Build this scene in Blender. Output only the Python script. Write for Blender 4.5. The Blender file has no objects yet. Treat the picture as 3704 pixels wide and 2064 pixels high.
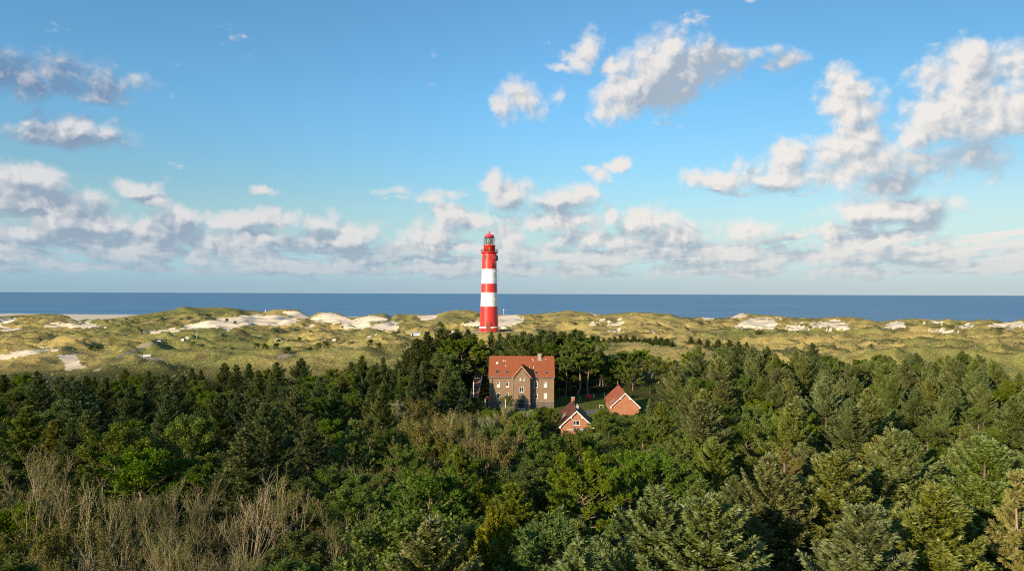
import bpy, bmesh, math, random
import numpy as np
from mathutils import Matrix, Vector

# ------------------------------------------------------------------ camera, world, sun
scene = bpy.context.scene
COL = scene.collection
R = math.radians
CAMZ = 38.0
FPX = 2645.0                      # focal length in pixels of the 3704 px wide photograph
CAM_ROT = Matrix.Rotation(R(90.0 + 0.64), 4, 'X') @ Matrix.Rotation(R(0.2), 4, 'Z')
cam_data = bpy.data.cameras.new("camera")
cam = bpy.data.objects.new("camera", cam_data)
COL.objects.link(cam)
cam_data.sensor_fit = 'HORIZONTAL'
cam_data.sensor_width = 36.0
cam_data.lens = 36.0 * FPX / 3704.0
cam_data.clip_start = 0.5
cam_data.clip_end = 200000.0
cam.matrix_world = Matrix.Translation((0, 0, CAMZ)) @ CAM_ROT
scene.camera = cam

SUN_AZ = 42.0      # degrees left of the viewing direction, behind the camera
SUN_EL = 18.0
sun_dir = Vector((-math.sin(R(SUN_AZ)) * math.cos(R(SUN_EL)), -math.cos(R(SUN_AZ)) * math.cos(R(SUN_EL)), math.sin(R(SUN_EL))))
sd = bpy.data.lights.new("sun", 'SUN')
sd.energy = 5.0
sd.angle = R(0.5)
sd.color = (1.0, 0.80, 0.56)
sun = bpy.data.objects.new("sun", sd)
COL.objects.link(sun)
sun.rotation_euler = sun_dir.to_track_quat('Z', 'Y').to_euler()
sun.location = (-60, -60, 90)

vs = scene.view_settings
vs.view_transform = 'Standard'
vs.look = 'None'
vs.exposure = 0.5
vs.gamma = 1.0
vs.use_curve_mapping = False
scene.cycles.max_bounces = 6
scene.cycles.diffuse_bounces = 3
scene.cycles.glossy_bounces = 2
scene.cycles.transmission_bounces = 4
scene.cycles.transparent_max_bounces = 4
scene.cycles.caustics_reflective = False
scene.cycles.caustics_refractive = False
scene.cycles.sample_clamp_indirect = 4.0
scene.cycles.adaptive_threshold = 0.01
scene.cycles.pixel_filter_type = 'BLACKMAN_HARRIS'
scene.cycles.filter_width = 1.15
scene.cycles.use_denoising = False
scene.cycles.adaptive_min_samples = 12


class NB:
    """small node-tree builder"""
    def __init__(s, tree):
        s.t = tree; s.n = tree.nodes; s.l = tree.links

    def put(s, sock, v):
        if v is None:
            return
        if hasattr(v, 'is_output') or hasattr(v, 'links'):
            s.l.new(v, sock)
        else:
            if isinstance(v, tuple) and len(v) == 3 and sock.type == 'RGBA':
                v = (*v, 1.0)
            sock.default_value = v

    def math(s, op, a, b=None, c=None, clamp=False):
        n = s.n.new('ShaderNodeMath'); n.operation = op; n.use_clamp = clamp
        for i, v in enumerate((a, b, c)):
            s.put(n.inputs[i], v)
        return n.outputs[0]

    def vmath(s, op, a, b=None, c=None, out=0):
        n = s.n.new('ShaderNodeVectorMath'); n.operation = op
        for i, v in enumerate((a, b, c)):
            if i < len(n.inputs):
                s.put(n.inputs[i], v)
        return n.outputs[out]

    def comb(s, x, y, z):
        n = s.n.new('ShaderNodeCombineXYZ')
        for i, v in enumerate((x, y, z)):
            s.put(n.inputs[i], v)
        return n.outputs[0]

    def sep(s, v):
        n = s.n.new('ShaderNodeSeparateXYZ'); s.l.new(v, n.inputs[0]); return n.outputs

    def noise(s, vec, scale, detail=4, rough=0.5, dist=0.0, col=False, dim='3D'):
        n = s.n.new('ShaderNodeTexNoise'); n.noise_dimensions = dim
        if vec is not None:
            s.l.new(vec, n.inputs['Vector'])
        s.put(n.inputs['Scale'], scale); s.put(n.inputs['Detail'], detail)
        s.put(n.inputs['Roughness'], rough); s.put(n.inputs['Distortion'], dist)
        return n.outputs['Color' if col else 'Fac']

    def ramp(s, v, a, b, lo=0.0, hi=1.0, smooth=True):
        n = s.n.new('ShaderNodeMapRange'); n.interpolation_type = 'SMOOTHSTEP' if smooth else 'LINEAR'
        n.clamp = True
        s.put(n.inputs[0], v)
        for i, x in enumerate((a, b, lo, hi)):
            s.put(n.inputs[i + 1], x)
        return n.outputs[0]

    def mix(s, f, a, b, mode='MIX'):
        n = s.n.new('ShaderNodeMix'); n.data_type = 'RGBA'; n.blend_type = mode
        s.put(n.inputs[0], f); s.put(n.inputs[6], a); s.put(n.inputs[7], b)
        return n.outputs[2]

    def attr(s, name, out='Fac'):
        n = s.n.new('ShaderNodeAttribute'); n.attribute_name = name; return n.outputs[out]


def new_mat(name, rough=0.8, spec=0.3):
    m = bpy.data.materials.new(name); m.use_nodes = True
    nb = NB(m.node_tree)
    b = m.node_tree.nodes['Principled BSDF']
    b.inputs['Roughness'].default_value = rough
    b.inputs['Specular IOR Level'].default_value = spec
    return m, nb, b


# ------------------------------------------------------------------ sky with clouds
world = bpy.data.worlds.new("World")
scene.world = world
world.use_nodes = True
world.cycles.sampling_method = 'MANUAL'
world.cycles.sample_map_resolution = 512
wt = world.node_tree
for n in list(wt.nodes):
    wt.nodes.remove(n)
nb = NB(wt)
out = wt.nodes.new('ShaderNodeOutputWorld')
bg = wt.nodes.new('ShaderNodeBackground')
sky = wt.nodes.new('ShaderNodeTexSky')
sky.sky_type = 'NISHITA'
sky.sun_disc = False
sky.sun_elevation = R(SUN_EL)
sky.sun_rotation = R(180.0 + SUN_AZ)
sky.altitude = 40
sky.air_density = 1.0
sky.dust_density = 0.6
sky.ozone_density = 2.2
SKY_STRENGTH = 0.085
bg.inputs['Strength'].default_value = SKY_STRENGTH
wt.links.new(bg.outputs[0], out.inputs['Surface'])

# clouds as (centre x, centre y, radius x, radius y[, faintness]); sky_uv turns them into azimuth and elevation
def sky_uv(x, y):
    px, py = x * 1.4384, y * 1.4384
    tx = (px - 1852.0) / FPX
    hor = 1061.0 + (px - 1852.0) * 0.0035
    return math.atan(tx), (hor - py) / FPX * math.cos(math.atan(tx))

BLOBS = [
 (1695,112,64,46),(1640,165,80,66),(1580,225,74,62),(1735,165,100,70),(1545,165,26,22),(1800,150,80,48,.35),(1560,275,60,30,.3),(1660,240,90,44,.1),
 (1905,128,70,22,.62),(1985,150,55,26,.55),(1660,310,60,12,.7),
 (1478,112,32,40,.3),(1455,150,34,30,.35),(1412,174,40,15,.5),(1318,250,50,44,.25),(1262,262,30,34,.5),(1395,245,18,34,.72),(1884,2,16,10,.6),
 (70,180,190,48,.25),(170,225,90,26,.3),(155,335,118,34,.2),(195,320,60,26,.2),(70,345,50,20,.4),
 (70,450,62,42),(20,480,100,40),(100,525,130,36),(350,490,50,20),(385,500,40,16),(650,488,36,11,.55),(995,482,40,16,.6),(1000,505,34,8,.66),(1110,488,62,18,.5),(1085,500,30,18,.4),
 (2110,220,38,42),(2165,232,42,32),(2130,275,66,44),(2140,360,80,50),(2185,400,90,52),(2120,430,70,46),(1975,395,60,44),(1965,435,88,36),(1795,458,72,24,.1),(1840,410,20,26,.6),(2235,455,60,34,.15),(2310,390,110,26,.45),
 (2440,150,50,44),(2395,200,84,52),(2370,280,80,60),(2480,260,110,66),(2555,180,80,50,.25),(2430,395,100,36,.3),(2550,310,90,40),(2330,340,60,30,.4),
 (2215,528,120,30,.1),(2330,535,46,34,.15),(2130,577,100,13,.3),(2395,505,40,22,.65),(2390,587,50,7,.5),(1860,485,60,8,.7),(2030,480,60,9,.6),
 (1230,465,30,34),(1290,492,80,34),(1400,505,90,36),(1455,478,46,28),(1510,435,30,22),(1548,408,26,17),(1500,415,20,12,.4),(1540,530,22,30,.3),
 (1620,560,64,36),(1690,605,90,36),(1390,560,110,30),(1880,590,66,34),(1450,605,100,24),
 (1120,545,52,34),(1190,560,56,34),(1080,600,80,38),(1010,625,90,24),(815,555,46,30),(860,595,110,36),(700,548,52,26),
 (640,600,110,34),(590,555,80,26),(430,540,36,36),(390,585,110,40),(235,580,150,36),(150,560,90,30),(60,590,120,22),(300,620,30,24),
 (2245,640,86,24),(2390,665,110,16),(2540,625,66,12,.3),(2060,650,110,20),(1280,610,60,40),
]
# undersides and cloud parts in the shadow of other cloud: (x, y, rx, ry)
SHADED = [
 (80,180,280,105),(60,330,150,60),(200,365,160,48),(1800,165,95,85),(1700,240,130,75),(1930,150,110,50),(2440,400,120,48),(2255,465,75,42),
 (2345,535,50,34),(2240,562,130,16),(1960,470,80,14),(1400,522,110,20),(1260,530,60,16),(40,483,130,16),(190,522,80,26),(60,540,100,12),(1720,630,120,26),(1440,628,120,12),
 (860,625,130,20),(810,585,60,20),(740,620,70,30),(450,600,80,40),(300,600,150,16),(100,612,110,14),(640,575,70,12),(1010,645,110,10),(1140,650,60,10),
 (1990,620,70,30),(2250,662,110,9),(360,508,60,9),(2130,586,110,8),(650,490,50,20),(1800,480,60,8),(1130,612,90,10),(850,635,40,10),(1560,585,50,16),
]

def blob_field(b, P, lst, grow, k2):
    acc = None
    for t in lst:
        x, y, rx, ry = t[:4]
        u, v = sky_uv(x, y)
        k = 1.4384 / FPX
        su, sv = 1.0 / (rx * k * grow), 1.0 / (ry * k * grow)
        d = b.vmath('LENGTH', b.vmath('MULTIPLY_ADD', P, (su, sv, 0.0), (-u * su, -v * sv, t[4] if len(t) > 4 else 0.0)), out=1)
        acc = d if acc is None else b.math('SMOOTH_MIN', acc, d, k2)
    return b.math('MAXIMUM', b.math('SUBTRACT', 1.0, acc), -2.2)

def cloud_group():
    g = bpy.data.node_groups.new("cloud_field", 'ShaderNodeTree')
    g.interface.new_socket("P", in_out='INPUT', socket_type='NodeSocketVector')
    g.interface.new_socket("F", in_out='OUTPUT', socket_type='NodeSocketFloat')
    b = NB(g)
    gi = g.nodes.new('NodeGroupInput'); go = g.nodes.new('NodeGroupOutput')
    P = gi.outputs[0]
    wob = b.noise(P, 13.0, 4, 0.6, col=True)
    wob = b.vmath('SUBTRACT', wob, (0.5, 0.5, 0.5))
    wob = b.vmath('MULTIPLY', wob, (0.07, 0.05, 0.0))
    blob = blob_field(b, b.vmath('ADD', P, wob), BLOBS, 1.28, 0.2)
    x, y, z = b.sep(P)
    # rows of small cumulus low over the sea, squeezed towards the horizon
    ys = b.math('POWER', b.math('MAXIMUM', y, 0.0005), 0.6)
    low = b.noise(b.comb(b.math('MULTIPLY', x, b.ramp(y, 0.0, 0.09, 17.0, 10.0, False)), b.math('MULTIPLY', ys, 26.0), 0.0), 1.0, 5, 0.6)
    env_lo = b.ramp(y, 0.010, 0.030)
    env_hi = b.ramp(y, 0.055, 0.10, 1.0, 0.0)
    lowf = b.math('MULTIPLY_ADD', low, 5.0, -1.82)
    lowf = b.math('SUBTRACT', lowf, b.math('MULTIPLY', b.math('SUBTRACT', 1.0, b.math('MULTIPLY', env_lo, env_hi)), 1.6))
    F = b.math('SMOOTH_MAX', blob, lowf, 0.15)
    g.links.new(F, go.inputs[0])
    return g

CG = cloud_group()
tc = wt.nodes.new('ShaderNodeTexCoord')
gx, gy, gz = nb.sep(tc.outputs['Generated'])
az = nb.math('ARCTAN2', gx, gy)
hl = nb.math('SQRT', nb.math('ADD', nb.math('MULTIPLY', gx, gx), nb.math('MULTIPLY', gy, gy)))
el = nb.math('DIVIDE', gz, nb.math('MAXIMUM', hl, 0.02))
P0 = nb.comb(az, el, 0.0)
def field(P):
    n = wt.nodes.new('ShaderNodeGroup'); n.node_tree = CG; wt.links.new(P, n.inputs[0]); return n.outputs[0]
C0 = field(P0)
C1 = field(nb.vmath('ADD', P0, (-0.014, 0.018, 0.0)))
def puffs(Pv, det):
    """rounded heaps: inverted cells over several scales, loosened by noise"""
    n = wt.nodes.new('ShaderNodeTexVoronoi'); n.feature = 'SMOOTH_F1'; n.voronoi_dimensions = '2D'; n.normalize = False
    wn_ = nb.noise(Pv, 30.0, 3, 0.6, col=True, dim='2D')
    q = nb.vmath('MULTIPLY_ADD', nb.vmath('SUBTRACT', wn_, (0.5, 0.5, 0.5)), (0.03, 0.03, 0.0), Pv)
    wt.links.new(q, n.inputs['Vector'])
    n.inputs['Scale'].default_value = 24.0; n.inputs['Detail'].default_value = det; n.inputs['Roughness'].default_value = 0.55
    n.inputs['Lacunarity'].default_value = 2.1; n.inputs['Smoothness'].default_value = 0.35
    v = nb.math('MULTIPLY_ADD', n.outputs['Distance'], -0.62, 1.02)
    s_ = nb.noise(Pv, 17.0, det + 1.5, 0.52, dim='2D')
    return nb.math('ADD', nb.math('MULTIPLY', v, 0.55), nb.math('MULTIPLY', s_, 0.5))
D0 = puffs(P0, 2.8)
D1 = puffs(nb.vmath('ADD', P0, (-0.006, 0.008, 0.0)), 2.2)
F0 = nb.math('MULTIPLY_ADD', nb.math('SUBTRACT', D0, 0.5), 1.5, C0)
dens = nb.ramp(F0, -0.08, 0.70)
lit = nb.math('MULTIPLY_ADD', nb.math('SUBTRACT', C0, C1), 0.75, 0.66)
lit = nb.math('MULTIPLY_ADD', nb.math('SUBTRACT', D0, D1), 2.9, lit)
lit = nb.math('MULTIPLY_ADD', nb.ramp(F0, 0.9, 0.1), 0.10, lit)
wobs = nb.vmath('MULTIPLY', nb.vmath('SUBTRACT', nb.noise(P0, 15.0, 4, 0.6, col=True), (0.5, 0.5, 0.5)), (0.10, 0.05, 0.0))
S0 = blob_field(nb, nb.vmath('ADD', P0, wobs), SHADED, 1.25, 0.25)
lit = nb.math('SUBTRACT', lit, nb.math('MULTIPLY', nb.ramp(S0, -0.1, 0.8), 0.72), clamp=True)
# sky colour: the Nishita sky with clear blue maritime air
tint = nb.mix(nb.ramp(el, 0.03, 0.28), (1.0, 1.08, 0.98), (0.87, 1.39, 1.54))
tint = nb.mix(nb.ramp(az, 0.0, 0.7, 0.0, 0.85), tint, nb.mix(nb.ramp(el, 0.08, 0.3), (0.95, 0.98, 0.93), (0.64, 1.05, 1.12)))
skyc = nb.mix(1.0, sky.outputs[0], tint, 'MULTIPLY')
shade_c = nb.mix(nb.ramp(az, -0.6, 0.6), (2.6, 3.3, 4.2), (3.4, 4.05, 4.75))
shade_c = nb.mix(nb.math('MULTIPLY', nb.ramp(az, -0.42, -0.55), nb.ramp(el, 0.12, 0.24)), shade_c, (1.45, 2.3, 3.7))
light_c = nb.mix(nb.ramp(az, -0.6, 0.5), (6.1, 6.1, 6.2), (7.4, 7.0, 6.6))
cl = nb.mix(lit, shade_c, light_c)
haze_c = nb.mix(nb.ramp(az, -0.6, 0.6), (2.7, 3.95, 4.8), (4.4, 5.1, 5.3))
cl = nb.mix(nb.ramp(el, 0.0, 0.09, 0.75, 0.0), cl, haze_c)
pale_c = nb.mix(nb.ramp(az, -0.6, 0.6), (3.2, 5.2, 6.1), (4.9, 6.5, 6.7))
skyh = nb.mix(nb.ramp(el, 0.03, 0.15, 0.9, 0.0), skyc, pale_c)
skyh = nb.mix(nb.ramp(el, 0.0, 0.045, 1.0, 0.0), skyh, haze_c)
fin = nb.mix(nb.math('MULTIPLY', dens, 0.97), skyh, cl)
wt.links.new(fin, bg.inputs['Color'])


# ------------------------------------------------------------------ helpers
CR3 = CAM_ROT.to_3x3()
CRn = np.array(CR3)
def P(px, py, Y):
    """point on the plane y=Y seen at photo pixel (px, py)"""
    d = CR3 @ Vector(((px - 1852.0) / FPX, -(py - 1032.0) / FPX, -1.0))
    return Vector((0, 0, CAMZ)) + d * (Y / d.y)

def PG(px, py, z):
    """point at height z seen at photo pixel (px, py)"""
    d = CR3 @ Vector(((px - 1852.0) / FPX, -(py - 1032.0) / FPX, -1.0))
    return Vector((0, 0, CAMZ)) + d * ((z - CAMZ) / d.z)

def project(X, Y, Z):
    p = np.stack([X, Y, Z - CAMZ], -1) @ CRn          # world -> camera (rows times R = R^T p)
    w = -p[..., 2]
    w = np.where(w < 0.01, 0.01, w)
    return 1852.0 + FPX * p[..., 0] / w, 1032.0 - FPX * p[..., 1] / w

def tag(o, label=None, cat=None, group=None, kind=None):
    if label: o['label'] = label
    if cat: o['category'] = cat
    if group: o['group'] = group
    if kind: o['kind'] = kind
    return o

def empty(name, loc=(0, 0, 0), rz=0.0):
    o = bpy.data.objects.new(name, None)
    o.empty_display_size = 0.2
    o.location = loc; o.rotation_euler = (0, 0, rz)
    COL.objects.link(o)
    return o

def np_mesh(name, verts, faces, mat=None, smooth=False, attrs=None, nper=4):
    """mesh from numpy arrays; faces (n, nper)"""
    me = bpy.data.meshes.new(name)
    verts = np.asarray(verts, dtype=np.float32); faces = np.asarray(faces, dtype=np.int32)
    me.vertices.add(len(verts)); me.vertices.foreach_set('co', verts.ravel())
    nf = len(faces); k = faces.shape[1]
    me.loops.add(nf * k); me.loops.foreach_set('vertex_index', faces.ravel())
    me.polygons.add(nf)
    me.polygons.foreach_set('loop_start', np.arange(0, nf * k, k, dtype=np.int32))
    if smooth:
        me.polygons.foreach_set('use_smooth', np.ones(nf, dtype=bool))
    if attrs:
        for an, arr in attrs.items():
            a = me.attributes.new(an, 'FLOAT', 'POINT')
            a.data.foreach_set('value', np.asarray(arr, dtype=np.float32))
    me.update(calc_edges=True)
    if mat: me.materials.append(mat)
    return me

def link(name, me, parent=None):
    o = bpy.data.objects.new(name, me); COL.objects.link(o)
    if parent is not None: o.parent = parent
    return o

class MB:
    """collects simple solids into one mesh"""
    def __init__(s): s.bm = bmesh.new()
    def box(s, x0, x1, y0, y1, z0, z1):
        v = [s.bm.verts.new(c) for c in ((x0,y0,z0),(x1,y0,z0),(x1,y1,z0),(x0,y1,z0),(x0,y0,z1),(x1,y0,z1),(x1,y1,z1),(x0,y1,z1))]
        for f in ((3,2,1,0),(4,5,6,7),(0,1,5,4),(1,2,6,5),(2,3,7,6),(3,0,4,7)):
            s.bm.faces.new([v[i] for i in f])
        return s
    def prism(s, poly, a, b, axis='y'):
        """poly: list of 2D points; extruded between a and b along axis"""
        def mk(p, t):
            return (p[0], t, p[1]) if axis == 'y' else ((t, p[0], p[1]) if axis == 'x' else (p[0], p[1], t))
        A = [s.bm.verts.new(mk(p, a)) for p in poly]; B = [s.bm.verts.new(mk(p, b)) for p in poly]
        s.bm.faces.new(A); s.bm.faces.new(B[::-1])
        n = len(poly)
        for i in range(n):
            s.bm.faces.new((A[i], B[i], B[(i + 1) % n], A[(i + 1) % n]))
        return s
    def tube(s, p, q, r0, r1=None, n=8, caps=True):
        r1 = r0 if r1 is None else r1
        p = Vector(p); q = Vector(q); d = (q - p).normalized()
        a = d.orthogonal().normalized(); b = d.cross(a)
        A = []; B = []
        for i in range(n):
            t = 2 * math.pi * i / n
            w = a * math.cos(t) + b * math.sin(t)
            A.append(s.bm.verts.new(p + w * r0)); B.append(s.bm.verts.new(q + w * r1))
        for i in range(n):
            s.bm.faces.new((A[i], A[(i + 1) % n], B[(i + 1) % n], B[i]))
        if caps:
            s.bm.faces.new(A[::-1]); s.bm.faces.new(B)
        return s
    def lathe(s, prof, n=48, cx=0, cy=0, smooth=True, close=True):
        rings = []
        for (r, z) in prof:
            rings.append([s.bm.verts.new((cx + r * math.cos(2 * math.pi * i / n), cy + r * math.sin(2 * math.pi * i / n), z)) for i in range(n)])
        for a, b in zip(rings[:-1], rings[1:]):
            for i in range(n):
                f = s.bm.faces.new((a[i], a[(i + 1) % n], b[(i + 1) % n], b[i])); f.smooth = smooth
        if close:
            s.bm.faces.new(rings[0][::-1]); s.bm.faces.new(rings[-1])
        return s
    def quad(s, pts):
        s.bm.faces.new([s.bm.verts.new(p) for p in pts]); return s
    def build(s, name, mat, parent=None, bevel=0.0):
        me = bpy.data.meshes.new(name)
        bmesh.ops.recalc_face_normals(s.bm, faces=s.bm.faces[:])
        s.bm.to_mesh(me); s.bm.free()
        me.materials.append(mat)
        o = link(name, me, parent)
        if bevel:
            md = o.modifiers.new("bevel", 'BEVEL'); md.width = bevel; md.segments = 2; md.limit_method = 'ANGLE'
        return o

# value noise on numpy grids
class PN:
    def __init__(s, seed):
        rs = np.random.RandomState(seed); s.g = rs.rand(256, 256).astype(np.float64)
    def __call__(s, x, y):
        xi = np.floor(x).astype(int); yi = np.floor(y).astype(int)
        fx = x - xi; fy = y - yi
        fx = fx * fx * fx * (fx * (fx * 6 - 15) + 10); fy = fy * fy * fy * (fy * (fy * 6 - 15) + 10)
        a = s.g[xi & 255, yi & 255]; b = s.g[(xi + 1) & 255, yi & 255]
        c = s.g[xi & 255, (yi + 1) & 255]; d = s.g[(xi + 1) & 255, (yi + 1) & 255]
        return (a * (1 - fx) + b * fx) * (1 - fy) + (c * (1 - fx) + d * fx) * fy
def fbm(x, y, seed, oct=4, rough=0.5):
    t = 0; a = 1.0; n = 0
    for i in range(oct):
        t = t + a * PN(seed + i)(x * 2 ** i + i * 17.3, y * 2 ** i + i * 9.1); n += a; a *= rough
    return t / n
def sstep(a, b, x):
    t = np.clip((x - a) / (b - a), 0, 1); return t * t * (3 - 2 * t)
# ------------------------------------------------------------------ terrain
# crest of the coastal dunes as the photograph shows it (photo pixels)
CREST = [(-900,1140),(-300,1135),(0,1143),(60,1139),(155,1134),(217,1135),(249,1143),(280,1165),(330,1158),(420,1150),(505,1137),(614,1122),(668,1107),(722,1112),(812,1110),(866,1116),
 (884,1121),(930,1123),(952,1127),(1002,1117),(1082,1119),(1121,1146),(1154,1127),(1219,1130),(1262,1146),(1291,1147),(1356,1134),(1392,1132),(1417,1146),(1435,1134),(1508,1137),
 (1572,1138),(1616,1125),(1652,1120),(1706,1121),(1735,1130),(1800,1137),(1860,1137),(1950,1134),(2062,1121),(2113,1128),(2185,1136),(2293,1127),(2423,1134),(2459,1145),(2510,1149),(2535,1145),
 (2593,1149),(2629,1149),(2683,1130),(2726,1135),(2790,1140),(2816,1140),(2870,1149),(2916,1148),(2945,1150),(3024,1145),(3078,1145),(3121,1151),(3160,1160),(3192,1161),(3246,1154),(3311,1151),
 (3390,1155),(3479,1158),(3551,1160),(3580,1166),(3648,1167),(3677,1157),(3704,1152),(3900,1150),(4600,1155)]
CX = np.array([c[0] for c in CREST], float); CY = np.array([c[1] for c in CREST], float)

def ridge_depth(px):
    return 760 + 45 * np.sin(px / 410.0) + 25 * np.sin(px / 150.0 + 1.0)

def waterline(x, y):
    """depth of the waterline at azimuth given by x/y"""
    px = 1852 + FPX * x / np.maximum(y, 1.0)
    return 1262 - 0.076 * (px - 200)

# single dunes: (px, py of the crest, depth, half width m, half length m, sharpness)
HILLS = [
 (100,1254,335,30,13,1.2),(215,1256,318,9,11,0.9),(20,1290,345,20,11,1.4),(485,1286,296,12,10,1.0),(560,1302,280,12,9,1.2),(385,1322,276,13,8,1.3),(310,1300,300,10,8,1.2),
 (60,1245,395,30,15,1.6),(110,1190,500,36,22,1.5),(250,1190,520,26,18,1.5),(400,1197,480,34,18,1.4),(430,1183,560,24,16,1.4),(320,1215,450,22,10,1.5),
 (700,1200,455,24,13,1.5),(760,1192,450,24,14,1.4),(640,1240,390,26,12,1.5),(830,1240,375,26,14,1.4),(900,1225,400,30,14,1.4),(1010,1262,330,26,14,1.5),
 (1060,1240,345,34,10,1.4),(1185,1190,455,17,17,1.0),(1080,1205,470,24,14,1.6),(1370,1206,430,30,16,1.5),(1420,1214,400,18,12,1.6),(1310,1240,330,22,10,1.5),
 (1240,1262,310,26,12,1.4),(1330,1258,300,24,14,1.3),(900,1285,290,30,12,1.5),(760,1275,310,34,12,1.6),
 (1500,1160,580,26,24,1.4),(1600,1150,600,22,26,1.4),(1450,1170,540,18,14,1.5),(3085,1207,490,24,22,1.1),(3225,1232,420,18,16,1.2),(2660,1208,480,26,18,1.2),(2820,1214,450,20,14,1.4),
 (2560,1228,400,22,14,1.3),(2950,1222,430,28,14,1.5),(3400,1215,470,36,18,1.5),(3560,1210,480,36,20,1.4),(3340,1240,390,26,14,1.4),(2420,1215,440,26,16,1.5),(2480,1190,540,30,16,1.5),
 (2300,1175,560,36,16,1.5),(3640,1240,380,30,16,1.5),(2150,1190,520,30,14,1.5),(3480,1270,340,30,14,1.5),(3040,1262,340,34,16,1.5),(2750,1250,360,26,14,1.5),
]
def poly_ridge(X, Y, pts, w):
    """distance based ridge through pts [(x,y,h)...]; returns the height bump"""
    best = np.zeros_like(X)
    for (x0, y0, h0), (x1, y1, h1) in zip(pts[:-1], pts[1:]):
        dx, dy = x1 - x0, y1 - y0
        t = np.clip(((X - x0) * dx + (Y - y0) * dy) / (dx * dx + dy * dy), 0, 1)
        d = np.hypot(X - x0 - t * dx, Y - y0 - t * dy)
        h = h0 + t * (h1 - h0)
        best = np.maximum(best, h * np.exp(-(d / w) ** 2 * 0.9))
    return best

HILLW = []
for (px, py, Yd, sx, sy, k) in HILLS:
    c = P(px, py, Yd); HILLW.append((c.x, c.y, c.z + 0.4, sx * 0.78, sy * 0.8, k))
TOWER = P(1769, 1199, 307.0)          # foot of the lighthouse
TZ = TOWER.z

def height(X, Y):
    X = np.asarray(X, float); Y = np.asarray(Y, float)
    Ys = np.maximum(Y, 1.0)
    pxx = 1852 + FPX * X / Ys
    r = 4.6 + 0.8 * (fbm(X / 40, Y / 40, 5, 3) - 0.5)
    # rolling dune country
    t = sstep(245, 330, Y + 0.10 * X)
    und = fbm(X / 62 + 3, Y / 38, 11, 4, 0.5)
    rid = 1 - np.abs(2 * fbm(X / 46 + 0.2 * und, Y / 27, 21, 4, 0.5) - 1)
    valley = 4.2 + 6.5 * und + 7.0 * np.clip(rid - 0.70, 0, 1) * 3.0
    small = fbm(X / 9, Y / 6, 31, 3, 0.55)
    valley = valley + (small - 0.5) * 2.2
    r2 = 1 - np.abs(2 * fbm(X / 34 + 7 + 0.4 * und, Y / 16 + 3, 33, 2, 0.4) - 1)
    valley = valley + 4.0 * (np.clip(r2 - 0.55, 0, 1) ** 1.2) * 2.0 * sstep(0.35, 0.6, und + 0.1)
    z = r * (1 - t) + valley * t
    # single hills
    for (hx, hy, hz, sx, sy, k) in HILLW:
        d = ((X - hx) / sx) ** 2 + ((Y - hy) / sy) ** 2
        m = d < 9
        if m.any():
            base = 7.8
            g = np.exp(-(d ** (k * 0.5)) * 1.25)
            z = np.where(m, np.maximum(z, z * (1 - g) + (hz + (small - 0.5) * 0.9 + 0.6) * g), z)
    # dune with the lighthouse, running on to the right behind the houses
    kn = [(TOWER.x - 16, 304, TZ - 5.2), (TOWER.x, 307, TZ - 5), (TOWER.x + 14, 307, TZ - 5), (12, 305, 12.6)]
    for (a, b, c) in ((2090, 1252, 300), (2200, 1243, 298), (2290, 1238, 296), (2400, 1254, 294), (2480, 1262, 290), (2620, 1275, 286)):
        q = P(a, b, c); kn.append((q.x, q.y, q.z - 5.0))
    kh = 5.0 + poly_ridge(X, Y, kn, 25.0) * 1.0
    kh = np.maximum(kh, 5.0 + poly_ridge(X, Y, [(TOWER.x - 50, 300, 5.5), (TOWER.x - 14, 304, 14.5)], 26.0))
    kh = kh + (small - 0.5) * 0.8 * sstep(6, 9, kh)
    # level top for the tower
    dt = np.hypot(X - TOWER.x, (Y - TOWER.y))
    lev = sstep(17, 10, dt)
    z = np.maximum(z, kh)
    z = z * (1 - lev) + (TZ + 0.0) * lev
    # green slope behind the far cottage
    q = P(2420, 1345, 262)
    z = np.maximum(z, 4.8 + (q.z - 4.8) * np.exp(-(((X - q.x) / 30) ** 2 + ((Y - q.y) / 26) ** 2)))
    # level garden around the houses
    gd = sstep(58, 40, np.hypot((X - 12) * 0.9, (Y - 206) * 1.35))
    z = z * (1 - gd) + 5.0 * gd
    # coastal ridge
    D = ridge_depth(pxx)
    cy = np.interp(pxx, CX, CY)
    hor = 1061 + (pxx - 1852) * 0.0035
    cz = CAMZ - (cy - hor) / FPX * D
    sp = (Y - D)
    w = fbm(pxx / 60, Y / 90, 41, 3) - 0.5
    front = sstep(-150 + 50 * w, 0, sp) ** 1.25
    front = front * (0.86 + 0.14 * sstep(-30, 0, sp))
    rough = (fbm(X / 30, Y / 20, 51, 3, 0.5) - 0.5)
    zf = z + (cz - z) * front + rough * 9.0 * np.clip(front * (1 - front) * 4, 0, 1) + rough * 1.0 * front
    z = np.where(sp < 0, np.where(front > 0.02, np.minimum(zf, CAMZ - (cy + 0.3 - hor) / FPX * Ys), z), z)
    W = waterline(X, Y)
    back = sstep(0, 75, sp)
    bz = 3.2 - 3.2 * np.clip((Y - (W - 260)) / 260.0, 0, 1.6)
    zb = cz * (1 - back) + bz * back
    z = np.where(sp >= 0, zb, z)
    # ground behind and under the camera
    z = np.where(Y < 30, 4.6, z)
    return z

def in_poly(px, py, poly):
    c = np.zeros(px.shape, bool); n = len(poly)
    for i in range(n):
        x0, y0 = poly[i]; x1, y1 = poly[(i + 1) % n]
        if y0 == y1: continue
        cond = ((y0 > py) != (y1 > py)) & (px < (x1 - x0) * (py - y0) / (y1 - y0) + x0)
        c ^= cond
    return c

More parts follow.
